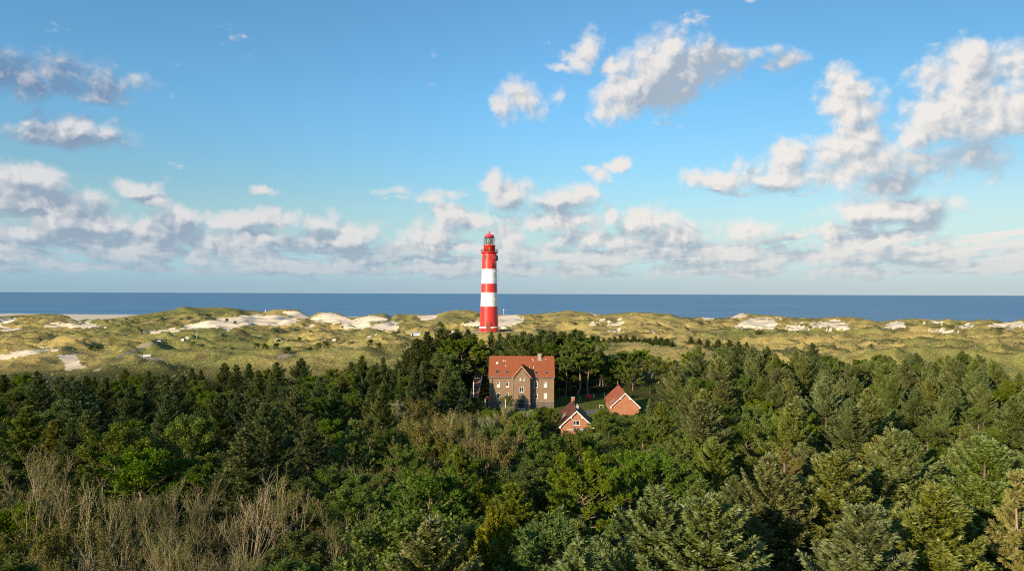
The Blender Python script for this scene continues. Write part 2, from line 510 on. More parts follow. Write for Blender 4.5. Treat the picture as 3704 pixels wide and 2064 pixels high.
SAND = [
 [(0,1150),(60,1150),(50,1160),(0,1166)],[(0,1188),(70,1180),(85,1190),(0,1196)],[(150,1172),(200,1168),(330,1160),(350,1178),(405,1182),(300,1184),(160,1184)],
 [(470,1201),(600,1190),(760,1158),(860,1141),(930,1138),(1050,1142),(1085,1163),(1000,1178),(930,1175),(880,1178),(840,1185),(825,1197),(810,1182),(770,1184),(690,1189),(620,1195),(560,1199)],
 [(1015,1125),(1100,1124),(1122,1150),(1070,1150)],[(1120,1155),(1160,1131),(1200,1129),(1262,1150),(1275,1162),(1210,1168),(1150,1163)],[(1110,1178),(1140,1168),(1152,1180),(1100,1185)],
 [(1222,1182),(1250,1158),(1300,1153),(1345,1165),(1330,1186),(1240,1188)],[(1290,1150),(1340,1141),(1405,1148),(1390,1160),(1310,1163)],[(1335,1178),(1420,1158),(1442,1166),(1438,1192),(1370,1193)],
 [(1505,1143),(1575,1138),(1582,1151),(1530,1158)],[(1645,1176),(1735,1156),(1735,1180),(1680,1174)],[(1795,1143),(1846,1134),(1876,1137),(1884,1148),(1905,1158),(1876,1166),(1862,1178),(1800,1184)],
 [(2128,1176),(2150,1160),(2162,1174)],[(2193,1158),(2215,1166),(2242,1163),(2258,1165),(2240,1179),(2200,1177)],[(2165,1152),(2190,1150),(2185,1162),(2170,1160)],[(2225,1156),(2256,1148),(2244,1160)],
 [(2400,1168),(2415,1162),(2410,1172)],[(2130,1130),(2170,1138),(2150,1142)],[(2535,1146),(2590,1148),(2550,1160)],
 [(2645,1180),(2690,1160),(2720,1150),(2790,1153),(2822,1168),(2800,1184),(2700,1186)],[(2640,1146),(2690,1131),(2710,1140),(2660,1150)],[(2800,1142),(2835,1146),(2820,1152)],
 [(2835,1187),(2880,1168),(2937,1190),(2860,1194)],[(2905,1170),(2980,1160),(3022,1153),(3085,1182),(3060,1194),(3000,1180),(2950,1180)],[(2985,1190),(3020,1192),(3005,1200)],
 [(3178,1185),(3240,1160),(3272,1168),(3262,1185)],[(3330,1160),(3370,1163),(3330,1172)],[(3360,1156),(3420,1162),(3390,1170)],[(3350,1188),(3440,1190),(3480,1200),(3430,1205)],[(3440,1175),(3480,1172),(3530,1184),(3480,1184)],
 [(3490,1165),(3530,1168),(3500,1174)],[(3560,1172),(3704,1158),(3704,1180),(3600,1180)],[(3640,1185),(3690,1188),(3650,1192)],
 [(210,1284),(272,1280),(308,1330),(242,1338)],[(30,1272),(200,1257),(215,1264),(60,1290)],[(-40,1286),(50,1278),(48,1296),(-40,1300)],[(330,1340),(360,1330),(372,1336),(345,1344)],
 [(1320,1215),(1365,1205),(1375,1210),(1330,1220)],[(1080,1212),(1120,1214),(1110,1222)],[(1195,1222),(1220,1226),(1200,1230)],[(2345,1196),(2370,1194),(2362,1202)],[(2195,1192),(2215,1196),(2245,1188),(2242,1199),(2210,1200)],
]
GREYPATH = [
 [(415,1290),(480,1262),(540,1240),(583,1222),(590,1228),(545,1247),(500,1268),(425,1296)],
 [(1000,1282),(1060,1275),(1068,1279),(1010,1298),(1000,1300)],[(490,1284),(560,1293),(600,1300),(560,1308),(500,1294)],
]
TERR = None
def build_terrain():
    global TERR
    nt, ny = 900, 780
    t = np.linspace(-1.5, 1.5, nt)
    t = t * (0.62 + 0.38 * (np.abs(t) / 1.5) ** 2)            # finer in the middle
    ys = np.concatenate([np.linspace(-40, 40, 12)[:-1], 40 * (1500 / 40.0) ** np.linspace(0, 1, ny)])
    Yg = np.repeat(ys[:, None], nt, 1)
    Xg = t[None, :] * (np.maximum(Yg, 0) + 70)
    Z = height(Xg, Yg)
    px, py = project(Xg, Yg, Z)
    n1 = fbm(Xg / 6, Yg / 6, 61, 4, 0.6) - 0.5; n2 = fbm(Xg / 5 + 50, Yg / 5, 71, 4, 0.6) - 0.5
    amp = 20.0
    qx = px + n1 * amp * 1.3; qy = py + n2 * amp * 0.33
    sand = np.zeros(px.shape)
    vis = (Yg > 250)
    for pl in SAND:
        sand = np.maximum(sand, in_poly(qx, qy, pl) * 1.0)
    path = np.zeros(px.shape)
    for pl in GREYPATH:
        path = np.maximum(path, in_poly(px + n1 * 4, py + n2 * 2, pl) * 1.0)
    sand = sand * vis; path = path * vis
    # blown sand lies smoother than the grass
    sm = sand.copy(); Zb = Z.copy()
    for i in range(7):
        for A in (sm, Zb):
            A[1:-1, 1:-1] = (A[1:-1, 1:-1] * 2 + A[:-2, 1:-1] + A[2:, 1:-1] + A[1:-1, :-2] + A[1:-1, 2:]) / 6
    Z = Z * (1 - sm) + Zb * sm
    D = ridge_depth(px)
    beach = sstep(25, 60, Yg - D) * (Yg > 400)
    cy = np.interp(px, CX, CY)
    # bare scarps: steep places near the crest
    gyz = np.gradient(Z, axis=0) / np.maximum(np.gradient(Yg, axis=0), 1e-3)
    green = fbm(Xg / 70 + 9, Yg / 60, 81, 4, 0.55)
    green = green + 0.16 * ((px > 270) & (px < 900) & (py < 1190)) - 0.05 * (px > 1900) 
    lawn = sstep(26, 18, np.hypot((Xg - P(2150, 1465, 215).x) * 0.9, (Yg - 214) * 0.9))
    slope = np.exp(-(((Xg - P(2380, 1380, 245).x) / 34) ** 2 + ((Yg - 248) / 30) ** 2))
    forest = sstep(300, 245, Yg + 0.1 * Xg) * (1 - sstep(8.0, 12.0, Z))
    verts = np.stack([Xg, Yg, Z], -1).reshape(-1, 3)
    R0 = np.arange(Yg.shape[0] - 1)[:, None] * nt; C0_ = np.arange(nt - 1)[None, :]
    i0 = (R0 + C0_).ravel()
    faces = np.stack([i0, i0 + 1, i0 + nt + 1, i0 + nt], 1)
    m, b, pb = new_mat("dune_ground", 0.95, 0.1)
    geo = b.n.new('ShaderNodeNewGeometry'); pos = geo.outputs['Position']
    a_sand = b.attr('sand'); a_green = b.attr('green'); a_lawn = b.attr('lawn'); a_for = b.attr('forest'); a_path = b.attr('path'); a_beach = b.attr('beach')
    nA = b.noise(pos, 0.30, 6, 0.65); nB = b.noise(pos, 1.6, 5, 0.7); nC = b.noise(pos, 0.05, 4, 0.55)
    st = b.noise(b.vmath('MULTIPLY', pos, (0.30, 1.0, 1.6)), 0.22, 7, 0.68)
    straw = b.mix(b.ramp(nB, 0.3, 0.7), (0.29, 0.22, 0.07), (0.50, 0.40, 0.15))
    olive = b.mix(b.ramp(nB, 0.35, 0.65), (0.15, 0.155, 0.045), (0.30, 0.28, 0.09))
    grass = b.mix(b.ramp(b.math('ADD', b.math('MULTIPLY', a_green, 0.7), b.math('MULTIPLY', nA, 0.5)), 0.54, 0.72), straw, olive)
    heath = b.mix(nB, (0.055, 0.062, 0.026), (0.13, 0.12, 0.055))
    brown = (0.135, 0.085, 0.045)
    hm = b.math('MULTIPLY', b.ramp(b.math('ADD', b.math('MULTIPLY', nC, 0.6), b.math('MULTIPLY', st, 0.55)), 0.60, 0.66), 0.85)
    grass = b.mix(hm, grass, heath)
    bm_ = b.ramp(b.noise(pos, 0.09, 5, 0.6), 0.60, 0.66)
    grass = b.mix(b.math('MULTIPLY', bm_, 0.7), grass, brown)
    sandc = b.mix(nA, (0.68, 0.56, 0.41), (0.78, 0.67, 0.51))
    # tufts of marram standing on the sand
    tuft = b.ramp(b.noise(b.vmath('MULTIPLY', pos, (1, 1, 2.0)), 0.13, 6, 0.7), 0.60, 0.64)
    s_f = b.ramp(b.math('ADD', a_sand, b.math('MULTIPLY', b.math('SUBTRACT', nB, 0.5), 0.9)), 0.42, 0.58)
    s_f = b.math('MULTIPLY', s_f, b.math('SUBTRACT', 1.0, b.math('MULTIPLY', tuft, 0.9)))
    spots = b.ramp(b.noise(pos, 0.45, 5, 0.7), 0.69, 0.73)
    s_f = b.math('MAXIMUM', s_f, b.math('MULTIPLY', spots, b.math('MULTIPLY', b.attr('spot'), 0.8)))
    s_f = b.math('MAXIMUM', s_f, a_beach)
    colr = b.mix(s_f, grass, sandc)
    colr = b.mix(b.ramp(a_path, 0.3, 0.7), colr, b.mix(nB, (0.20, 0.18, 0.145), (0.30, 0.26, 0.20)))
    lawnc = b.mix(nA, (0.070, 0.105, 0.018), (0.150, 0.165, 0.032))
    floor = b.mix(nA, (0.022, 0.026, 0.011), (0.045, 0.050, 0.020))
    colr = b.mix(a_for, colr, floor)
    colr = b.mix(a_lawn, colr, lawnc)
    m.node_tree.links.new(colr, pb.inputs['Base Color'])
    bump = b.n.new('ShaderNodeBump'); bump.inputs['Strength'].default_value = 0.9
    b.put(bump.inputs['Distance'], b.math('MULTIPLY_ADD', s_f, -0.8, 1.0))
    b.l.new(b.math('ADD', b.math('MULTIPLY', nB, 0.6), nA), bump.inputs['Height'])
    b.l.new(bump.outputs[0], pb.inputs['Normal'])
    spot = sstep(430, 640, Yg) * 1.0 * (Yg < D + 30)
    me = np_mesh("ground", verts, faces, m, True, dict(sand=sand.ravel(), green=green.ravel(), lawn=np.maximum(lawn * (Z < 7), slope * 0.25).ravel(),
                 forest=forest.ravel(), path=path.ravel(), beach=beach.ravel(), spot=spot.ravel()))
    o = link("ground", me)
    tag(o, kind='structure')
    return o
ground = build_terrain()

def gz(x, y):
    return float(height(np.array([x]), np.array([y]))[0])

# ------------------------------------------------------------------ sea
def build_sea():
    m, b, pb = new_mat("sea_water", 0.22, 0.5)
    geo = b.n.new('ShaderNodeNewGeometry'); pos = geo.outputs['Position']
    x, y, z = b.sep(pos)
    big = b.noise(b.vmath('MULTIPLY', pos, (0.00035, 0.0011, 0)), 1.0, 4, 0.55)
    mid = b.noise(b.vmath('MULTIPLY', pos, (0.0016, 0.018, 0)), 1.0, 6, 0.68)
    c = b.mix(b.ramp(big, 0.35, 0.65), (0.115, 0.275, 0.440), (0.170, 0.285, 0.390))
    c = b.mix(b.math('MULTIPLY', b.ramp(mid, 0.35, 0.65), 0.75), c, (0.060, 0.175, 0.320))
    # white water on the shore: bands that follow the waterline
    pxn = b.math('MULTIPLY_ADD', b.math('DIVIDE', x, y), FPX, 1852.0)
    W = b.math('MULTIPLY_ADD', pxn, -0.076, 1262 + 15.2)
    sd_ = b.math('SUBTRACT', y, W)
    wn = b.noise(b.vmath('MULTIPLY', pos, (0.012, 0.02, 0)), 1.0, 4, 0.6)
    bands = b.math('SINE', b.math('ADD', b.math('MULTIPLY', sd_, 0.16), b.math('MULTIPLY', wn, 9.0)))
    foam = b.math('MULTIPLY', b.ramp(bands, 0.55, 0.95), b.ramp(sd_, 5.0, 85.0, 1.0, 0.0))
    foam = b.math('MULTIPLY', foam, b.ramp(b.noise(b.vmath('MULTIPLY', pos, (0.02, 0.05, 0)), 1.0, 4, 0.6), 0.45, 0.58))
    c = b.mix(foam, c, (0.75, 0.75, 0.72))
    m.node_tree.links.new(c, pb.inputs['Base Color'])
    pb.inputs['Roughness'].default_value = 0.55
    pb.inputs['Specular IOR Level'].default_value = 0.22
    bump = b.n.new('ShaderNodeBump'); bump.inputs['Strength'].default_value = 0.15; bump.inputs['Distance'].default_value = 1.0
    b.l.new(b.noise(b.vmath('MULTIPLY', pos, (0.05, 0.12, 0)), 1.0, 6, 0.7), bump.inputs['Height'])
    b.l.new(bump.outputs[0], pb.inputs['Normal'])
    ts = np.linspace(-3.0, 3.0, 60); ys = np.concatenate([[900, 1000, 1100, 1200], 1300 * (120000 / 1300.0) ** np.linspace(0, 1, 40)])
    Y = np.repeat(ys[:, None], 60, 1); X = ts[None, :] * (Y + 300)
    v = np.stack([X, Y, np.zeros_like(X)], -1).reshape(-1, 3)
    i0 = (np.arange(len(ys) - 1)[:, None] * 60 + np.arange(59)[None, :]).ravel()
    me = np_mesh("sea", v, np.stack([i0, i0 + 1, i0 + 61, i0 + 60], 1), m)
    o = link("sea", me); tag(o, kind='structure')
build_sea()
# ------------------------------------------------------------------ simple materials
def paint(name, col, rough=0.5, spec=0.4, var=0.12, scale=1.5, bump=0.0):
    m, b, pb = new_mat(name, rough, spec)
    tcn = b.n.new('ShaderNodeTexCoord')
    n = b.noise(tcn.outputs['Object'], scale, 6, 0.65)
    c0 = tuple(max(0, c * (1 - var)) for c in col); c1 = tuple(min(1, c * (1 + var)) for c in col)
    b.l.new(b.mix(b.ramp(n, 0.3, 0.7), c0, c1), pb.inputs['Base Color'])
    if bump:
        bn = b.n.new('ShaderNodeBump'); bn.inputs['Strength'].default_value = bump; bn.inputs['Distance'].default_value = 0.05
        b.l.new(b.noise(tcn.outputs['Object'], scale * 6, 4, 0.6), bn.inputs['Height']); b.l.new(bn.outputs[0], pb.inputs['Normal'])
    return m
def streaky(name, col, rough=0.4, spec=0.5, dirt=(0.3, 0.2, 0.15), amt=0.25):
    """painted masonry with faint rain streaks and iron joints"""
    m, b, pb = new_mat(name, rough, spec)
    tcn = b.n.new('ShaderNodeTexCoord'); P_ = tcn.outputs['Object']
    n = b.noise(b.vmath('MULTIPLY', P_, (1.6, 1.6, 0.12)), 1.0, 5, 0.65)
    n2 = b.noise(P_, 0.6, 4, 0.6)
    c = b.mix(b.math('MULTIPLY', b.ramp(n, 0.5, 0.8), amt), col, dirt)
    c = b.mix(b.math('MULTIPLY', b.ramp(n2, 0.35, 0.75), 0.15), c, tuple(x * 0.7 for x in col))
    b.l.new(c, pb.inputs['Base Color'])
    bn = b.n.new('ShaderNodeBump'); bn.inputs['Strength'].default_value = 0.25; bn.inputs['Distance'].default_value = 0.03
    b.l.new(b.noise(P_, 5.0, 4, 0.6), bn.inputs['Height']); b.l.new(bn.outputs[0], pb.inputs['Normal'])
    return m
M_RED = streaky("red_tower_paint", (0.66, 0.030, 0.022), 0.36, 0.6, (0.40, 0.04, 0.03), 0.3)
M_WHITE = streaky("white_tower_paint", (0.86, 0.85, 0.82), 0.45, 0.4, (0.62, 0.58, 0.50), 0.18)
M_BLACK = paint("dark_iron", (0.025, 0.028, 0.03), 0.5)
M_GREYM = paint("grey_metal", (0.30, 0.31, 0.32), 0.45)
M_GLASS = None
def glass_mat(name, col=(0.02, 0.025, 0.03), rough=0.06, spec=0.8):
    m, b, pb = new_mat(name, rough, spec)
    tcn = b.n.new('ShaderNodeTexCoord')
    b.l.new(b.mix(b.noise(tcn.outputs['Object'], 0.9, 3), col, tuple(c * 1.6 + 0.004 for c in col)), pb.inputs['Base Color'])
    return m
M_PANE = glass_mat("window_glass")
def clear_glass():
    m = bpy.data.materials.new("lantern_glass"); m.use_nodes = True
    b = NB(m.node_tree); pb = m.node_tree.nodes['Principled BSDF']
    o = m.node_tree.nodes['Material Output']
    gl = b.n.new('ShaderNodeBsdfGlossy'); gl.inputs['Roughness'].default_value = 0.05
    tr = b.n.new('ShaderNodeBsdfTransparent'); tr.inputs['Color'].default_value = (0.85, 0.9, 0.88, 1)
    mx = b.n.new('ShaderNodeMixShader'); mx.inputs[0].default_value = 0.14
    b.l.new(tr.outputs[0], mx.inputs[1]); b.l.new(gl.outputs[0], mx.inputs[2]); b.l.new(mx.outputs[0], o.inputs[0])
    return m
M_CLEAR = clear_glass()

# ------------------------------------------------------------------ lighthouse
def arch_poly(cx, w, z0, z1, rise, n=8):
    """2D outline (x, z) of an opening with a round or segmental head"""
    h = w / 2
    if rise <= 0: return [(cx - h, z0), (cx + h, z0), (cx + h, z1), (cx - h, z1)]
    rr = (h * h + rise * rise) / (2 * rise)
    zc = z1 - rr
    a0 = math.asin(min(1, h / rr))
    pts = [(cx - h, z0), (cx + h, z0)]
    for i in range(n + 1):
        a = a0 - 2 * a0 * i / n
        pts.append((cx + rr * math.sin(a), zc + rr * math.cos(a)))
    return pts

def build_lighthouse():
    root = empty("lighthouse", (TOWER.x, TOWER.y, TZ - 0.3))
    tag(root, "tall red and white banded round lighthouse standing on the dune behind the brick house", "lighthouse")
    K = 0.03236
    def Z(zy): return (1365 - zy) * K + 0.3
    prof = [(4.12, -2.5), (4.08, Z(1317))]
    MB().lathe(prof, 64).build("base_band", M_RED, root)
    MB().lathe([(4.14, Z(1317)), (4.14, Z(1297))], 64).build("plinth_band", M_WHITE, root)
    def band(name, z0, r0, z1, r1, m):
        mb = MB()
        k = 10
        pts = []
        for i in range(k + 1):
            t = i / k
            pts.append((r0 + (r1 - r0) * t, z0 + (z1 - z0) * t))
        mb.lathe(pts, 64, close=False)
        return mb.build(name, m, root)
    band("wall_band", Z(1297), 3.80, Z(1037), 3.60, M_RED)
    band("wall_band", Z(1037), 3.60, Z(857), 3.40, M_WHITE)
    band("wall_band", Z(857), 3.40, Z(743), 3.27, M_RED)
    band("wall_band", Z(743), 3.27, Z(555), 3.13, M_WHITE)
    band("wall_band", Z(555), 3.13, Z(360), 2.98, M_RED)
    # gallery on brackets
    g0 = Z(360)
    MB().lathe([(2.98, g0), (3.10, g0 + 0.05), (3.10, g0 + 0.25), (3.02, g0 + 0.3), (3.02, Z(343))], 64, close=False).build("cornice", M_RED, root)
    for i in range(24):
        a = 2 * math.pi * (i + 0.5) / 24
        mb = MB(); c, s = math.cos(a), math.sin(a)
        w = 0.1
        pts = [(2.98, Z(343)), (3.62, Z(343)), (3.62, Z(343) - 0.15), (3.02, g0 + 0.3)]
        A = []; B = []
        for (r, z) in pts:
            A.append(mb.bm.verts.new((r * c - w * s, r * s + w * c, z))); B.append(mb.bm.verts.new((r * c + w * s, r * s - w * c, z)))
        mb.bm.faces.new(A); mb.bm.faces.new(B[::-1])
        for k in range(4):
            mb.bm.faces.new((A[k], B[k], B[(k + 1) % 4], A[(k + 1) % 4]))
        mb.build("bracket", M_RED, root)
    MB().lathe([(3.66, Z(343)), (3.66, Z(335))], 64).build("gallery_floor", M_RED, root)
    rail = MB(); zr = Z(335)
    for i in range(48):
        a = 2 * math.pi * i / 48
        x, y = 3.56 * math.cos(a), 3.56 * math.sin(a)
        rail.tube((x, y, zr), (x, y, zr + 1.12), 0.035 if i % 4 == 0 else 0.018, n=5)
    for h in (0.4, 0.75, 1.12):
        for i in range(48):
            a = 2 * math.pi * i / 48; b2 = 2 * math.pi * (i + 1) / 48
            rail.tube((3.56 * math.cos(a), 3.56 * math.sin(a), zr + h), (3.56 * math.cos(b2), 3.56 * math.sin(b2), zr + h), 0.03, n=5)
    rail.build("gallery_railing", M_BLACK, root)
    # upper drum, lantern
    zd = Z(245)
    MB().lathe([(2.44, zr), (2.44, zd - 0.35), (2.62, zd - 0.25), (2.62, zd)], 48).build("watch_room", M_RED, root)
    MB().prism(arch_poly(0.0, 0.85, zr, zr + 2.0, 0.0), -2.52, -2.40).build("watch_room_door", paint("rust_brown_door", (0.30, 0.10, 0.04)), root)
    zl = Z(147)
    fr = MB()
    for i in range(12):
        a = 2 * math.pi * (i + 0.5) / 12
        x, y = 1.86 * math.cos(a), 1.86 * math.sin(a)
        fr.tube((x, y, zd), (x, y, zl), 0.055, n=6)
        b2 = a + 2 * math.pi / 12
        for h in (0.0, 1.05, 2.1, 3.1):
            fr.tube((x, y, zd + h + 0.03), (1.86 * math.cos(b2), 1.86 * math.sin(b2), zd + h + 0.03), 0.045, n=5)
    fr.build("lantern_frame", M_BLACK, root)
    MB().lathe([(1.80, zd + 0.02), (1.80, zl)], 12, smooth=False, close=False).build("lantern_glass", M_CLEAR, root)
    m, b, pb = new_mat("lens_glass", 0.15, 0.9)
    tcn = b.n.new('ShaderNodeTexCoord'); x, y, z = b.sep(tcn.outputs['Object'])
    rings = b.ramp(b.math('SINE', b.math('MULTIPLY', z, 24.0)), -0.5, 0.5)
    b.l.new(b.mix(rings, (0.30, 0.33, 0.26), (0.62, 0.66, 0.55)), pb.inputs['Base Color'])
    MB().lathe([(0.55, zd), (0.6, zd + 0.5), (1.05, zd + 0.7), (1.22, zd + 1.5), (1.22, zd + 2.0), (1.0, zd + 2.8), (0.5, zd + 3.05)], 24).build("lens", m, root)
    cage = MB()
    for i in range(12):
        a = 2 * math.pi * i / 12
        cage.tube((2.38 * math.cos(a), 2.38 * math.sin(a), zd), (2.38 * math.cos(a), 2.38 * math.sin(a), zl - 0.15), 0.04, n=5)
    cage.build("lantern_cage", M_BLACK, root)
    M_DOME = streaky("pink_red_dome_paint", (0.70, 0.05, 0.07), 0.35, 0.6, (0.5, 0.06, 0.06), 0.2)
    MB().lathe([(2.0, zl - 0.05), (2.05, zl), (2.0, zl + 0.18)], 36).build("roof_gutter", M_BLACK, root)
    prof = []
    for i in range(9):
        t = i / 8.0
        prof.append((1.95 * math.cos(t * math.pi / 2) ** 0.8 * (1 - 0.06 * t) + 0.16, zl + 0.19 + 1.35 * math.sin(t * math.pi / 2)))
    dome = MB().lathe(prof, 36).build("dome_roof", M_DOME, root)
    zt = zl + 0.19 + 1.35
    MB().lathe([(0.16, zt - 0.1), (0.2, zt + 0.1), (0.24, zt + 0.45), (0.4, zt + 0.6), (0.44, zt + 0.85), (0.3, zt + 1.1), (0.06, zt + 1.2), (0.03, zt + 1.6)], 20).build("finial", M_DOME, dome)
    # openings and fittings
    def on_wall(ang, r):      # ang: degrees, 0 faces the camera, positive to the right
        a = R(ang); return r * math.sin(a), -r * math.cos(a), a
    def plate(name, ang, r, z0, w, h, d, m, arch=0.0, parent=root):
        x, y, a = on_wall(ang, r)
        mb = MB().prism(arch_poly(0, w, 0, h, arch), -d, 0.35)
        o = mb.build(name, m, parent); o.location = (x, y, z0); o.rotation_euler = (0, 0, a)
        return o
    # door with round head
    fr_o = plate("door_surround", -3, 4.02, 0.2, 1.85, 4.45, 0.12, M_RED, 0.85)
    d_ = plate("door", -3, 4.02, 0.2, 1.30, 4.05, 0.16, paint("brown_door", (0.16, 0.07, 0.03)), 0.6)
    # arched windows below the gallery: recessed looking frames and brown panes
    MW = glass_mat("tower_window", (0.10, 0.055, 0.025))
    M_WF = paint("pale_window_frame", (0.42, 0.26, 0.18))
    for ang, w in ((-56, 0.42), (-38, 0.42), (-27, 0.5), (8, 0.5), (28, 0.5)):
        f = plate("window", ang, 3.02, Z(430), w + 0.34, 1.75, 0.05, M_RED, 0.3)
        plate("pane", ang, 3.02, Z(430) + 0.12, w, 1.5, 0.075, MW, 0.2, root).parent = f
        f.children[0].location = (0, -0.03, 0.12); f.children[0].rotation_euler = (0, 0, 0)
    for ang, zy, w, h in ((17, 528, 0.75, 1.9), (34, 432, 0.9, 2.0)):
        plate("equipment_box", ang, 3.1, Z(zy), w, h, 0.55, M_RED)
    for zy in (600, 700, 960):
        plate("narrow_window", 47, 3.2 if zy < 750 else 3.5, Z(zy), 0.32, 0.95, 0.06, M_WHITE)
    # aerials on the right side
    def aerial(zy, name="antenna"):
        z = Z(zy); mb = MB()
        mb.tube((3.1, -0.2, z - 0.25), (3.75, -0.35, z), 0.05, n=6)
        mb.tube((3.70, -0.35, z - 0.12), (3.70, -0.35, z + 0.28), 0.16, n=8)
        mb.build(name, M_GREYM, root)
    aerial(568); aerial(700)
    mb = MB(); z = Z(440)
    mb.box(2.95, 3.45, -0.9, 0.3, z - 0.2, z + 2.2); mb.box(3.35, 3.65, -0.6, 0.1, z, z + 1.6)
    mb.build("antenna_panel", paint("dark_red_panel", (0.16, 0.03, 0.03)), root, bevel=0.04)
    x, y, a = on_wall(50, 3.4)
    mb = MB().lathe([(0.05, 0), (0.3, 0.06), (0.38, 0.16), (0.38, 0.22)], 18)
    o = mb.build("dish_antenna", M_WHITE, root); o.location = (x, y, Z(410)); o.rotation_euler = (R(90), 0, a)
    # cable duct down the right side
    mb = MB()
    for k in range(12):
        z0 = Z(560) + k * 0.0
    x, y, a = on_wall(52, 3.18); x2, y2, _ = on_wall(52, 2.98)
    mb.tube((x, y, Z(560)), (x2, y2, Z(360)), 0.09, n=6); mb.build("cable_duct", M_RED, root)
    return root
build_lighthouse()
# ------------------------------------------------------------------ building materials
def brick_mat(name, c1, c2, mortar, scale=1.0, rough=0.9):
    m, b, pb = new_mat(name, rough, 0.2)
    tcn = b.n.new('ShaderNodeTexCoord'); x, y, z = b.sep(tcn.outputs['Object'])
    geo = b.n.new('ShaderNodeNewGeometry'); nx, ny, nz = b.sep(geo.outputs['Normal'])
    u = b.math('ADD', x, y)
    v = b.comb(u, z, 0.0)
    br = b.n.new('ShaderNodeTexBrick'); b.l.new(v, br.inputs['Vector'])
    b.put(br.inputs['Color1'], (*c1, 1)); b.put(br.inputs['Color2'], (*c2, 1)); b.put(br.inputs['Mortar'], (*mortar, 1))
    br.inputs['Scale'].default_value = 1.0; br.inputs['Brick Width'].default_value = 0.25 * scale; br.inputs['Row Height'].default_value = 0.075 * scale
    br.inputs['Mortar Size'].default_value = 0.008 * scale; br.inputs['Bias'].default_value = 0.1
    n = b.noise(tcn.outputs['Object'], 0.7, 5, 0.6)
    c = b.mix(b.math('MULTIPLY', b.ramp(n, 0.35, 0.75), 0.45), br.outputs['Color'], tuple(q * 0.6 for q in c1))
    n3 = b.noise(b.comb(u, b.math('MULTIPLY', z, 3.0), 0.0), 2.2, 4, 0.7)
    c = b.mix(b.math('MULTIPLY', b.ramp(n3, 0.4, 0.7), 0.30), c, tuple(min(1, q * 1.35) for q in c2))
    b.l.new(c, pb.inputs['Base Color'])
    return m
def tile_mat(name, c1, c2, dirt, amt=0.3):
    """pantiles: courses run across the slope; bumps come from the mesh-space pattern"""
    m, b, pb = new_mat(name, 0.75, 0.3)
    tcn = b.n.new('ShaderNodeTexCoord'); x, y, z = b.sep(tcn.outputs['Object'])
    cell = b.vmath('FLOOR', b.comb(b.math('MULTIPLY', b.math('ADD', x, 0.0), 4.2), b.math('MULTIPLY', b.math('ADD', y, 0.0), 4.2), b.math('MULTIPLY', z, 4.0)))
    wn = b.n.new('ShaderNodeTexWhiteNoise'); b.l.new(cell, wn.inputs['Vector'])
    n = b.noise(tcn.outputs['Object'], 0.8, 5, 0.65)
    c = b.mix(wn.outputs['Value'], c1, c2)
    c = b.mix(b.math('MULTIPLY', b.ramp(n, 0.4, 0.75), amt), c, dirt)
    row = b.math('FRACT', b.math('MULTIPLY', z, 4.0))
    c = b.mix(b.ramp(row, 0.0, 0.18, 0.45, 0.0), c, tuple(q * 0.45 for q in c1))
    b.l.new(c, pb.inputs['Base Color'])
    h = b.math('ADD', b.math('SINE', b.math('MULTIPLY', x, 26.0)), b.math('SINE', b.math('MULTIPLY', y, 26.0)))
    bn = b.n.new('ShaderNodeBump'); bn.inputs['Strength'].default_value = 0.4; bn.inputs['Distance'].default_value = 0.03
    b.l.new(h, bn.inputs['Height']); b.l.new(bn.outputs[0], pb.inputs['Normal'])
    return m
M_BRICK = brick_mat("yellow_brown_brick", (0.295, 0.188, 0.106), (0.22, 0.139, 0.080), (0.29, 0.23, 0.17))
M_BRICKD = brick_mat("plinth_brick", (0.13, 0.10, 0.085), (0.18, 0.14, 0.11), (0.16, 0.15, 0.13))
M_BRICKR = brick_mat("red_brick", (0.43, 0.175, 0.092), (0.36, 0.132, 0.066), (0.42, 0.28, 0.18))
M_TILE = tile_mat("orange_pantiles", (0.33, 0.098, 0.038), (0.27, 0.074, 0.030), (0.17, 0.065, 0.040), 0.35)
M_TILED = tile_mat("dark_brown_pantiles", (0.12, 0.035, 0.018), (0.085, 0.028, 0.016), (0.26, 0.10, 0.06), 0.5)
M_TILER = tile_mat("orange_brown_pantiles", (0.36, 0.11, 0.05), (0.30, 0.085, 0.038), (0.18, 0.08, 0.05), 0.35)
M_TRIM = paint("white_trim", (0.80, 0.78, 0.73), 0.5, 0.4, 0.06)
M_BLIND = paint("white_blind", (0.74, 0.72, 0.66), 0.7, 0.2, 0.08)
M_STONE = paint("pale_stone", (0.42, 0.40, 0.36), 0.85, 0.2, 0.2, 3)
M_ZINC = paint("zinc", (0.30, 0.31, 0.32), 0.45, 0.5)
M_WOODD = paint("dark_wood", (0.045, 0.022, 0.016), 0.7)

def wall_with_holes(name, outline, holes, y, thick, m, parent, axis='y'):
    """front wall slab with real openings; outline and holes are (x,z) polygons"""
    bm = bmesh.new()
    loops = [outline] + holes
    edges = []
    for lp in loops:
        vs_ = [bm.verts.new((p[0], 0, p[1])) for p in lp]
        for i in range(len(vs_)):
            edges.append(bm.edges.new((vs_[i], vs_[(i + 1) % len(vs_)])))
    r = bmesh.ops.triangle_fill(bm, use_beauty=True, use_dissolve=False, edges=edges, normal=(0, -1, 0))
    faces = [g for g in r['geom'] if isinstance(g, bmesh.types.BMFace)]
    ex = bmesh.ops.extrude_face_region(bm, geom=faces)
    bmesh.ops.translate(bm, verts=[g for g in ex['geom'] if isinstance(g, bmesh.types.BMVert)], vec=(0, thick, 0))
    bmesh.ops.recalc_face_normals(bm, faces=bm.faces[:])
    me = bpy.data.meshes.new(name); bm.to_mesh(me); bm.free()
    me.materials.append(m)
    o = link(name, me, parent); o.location = (0, y, 0)
    return o

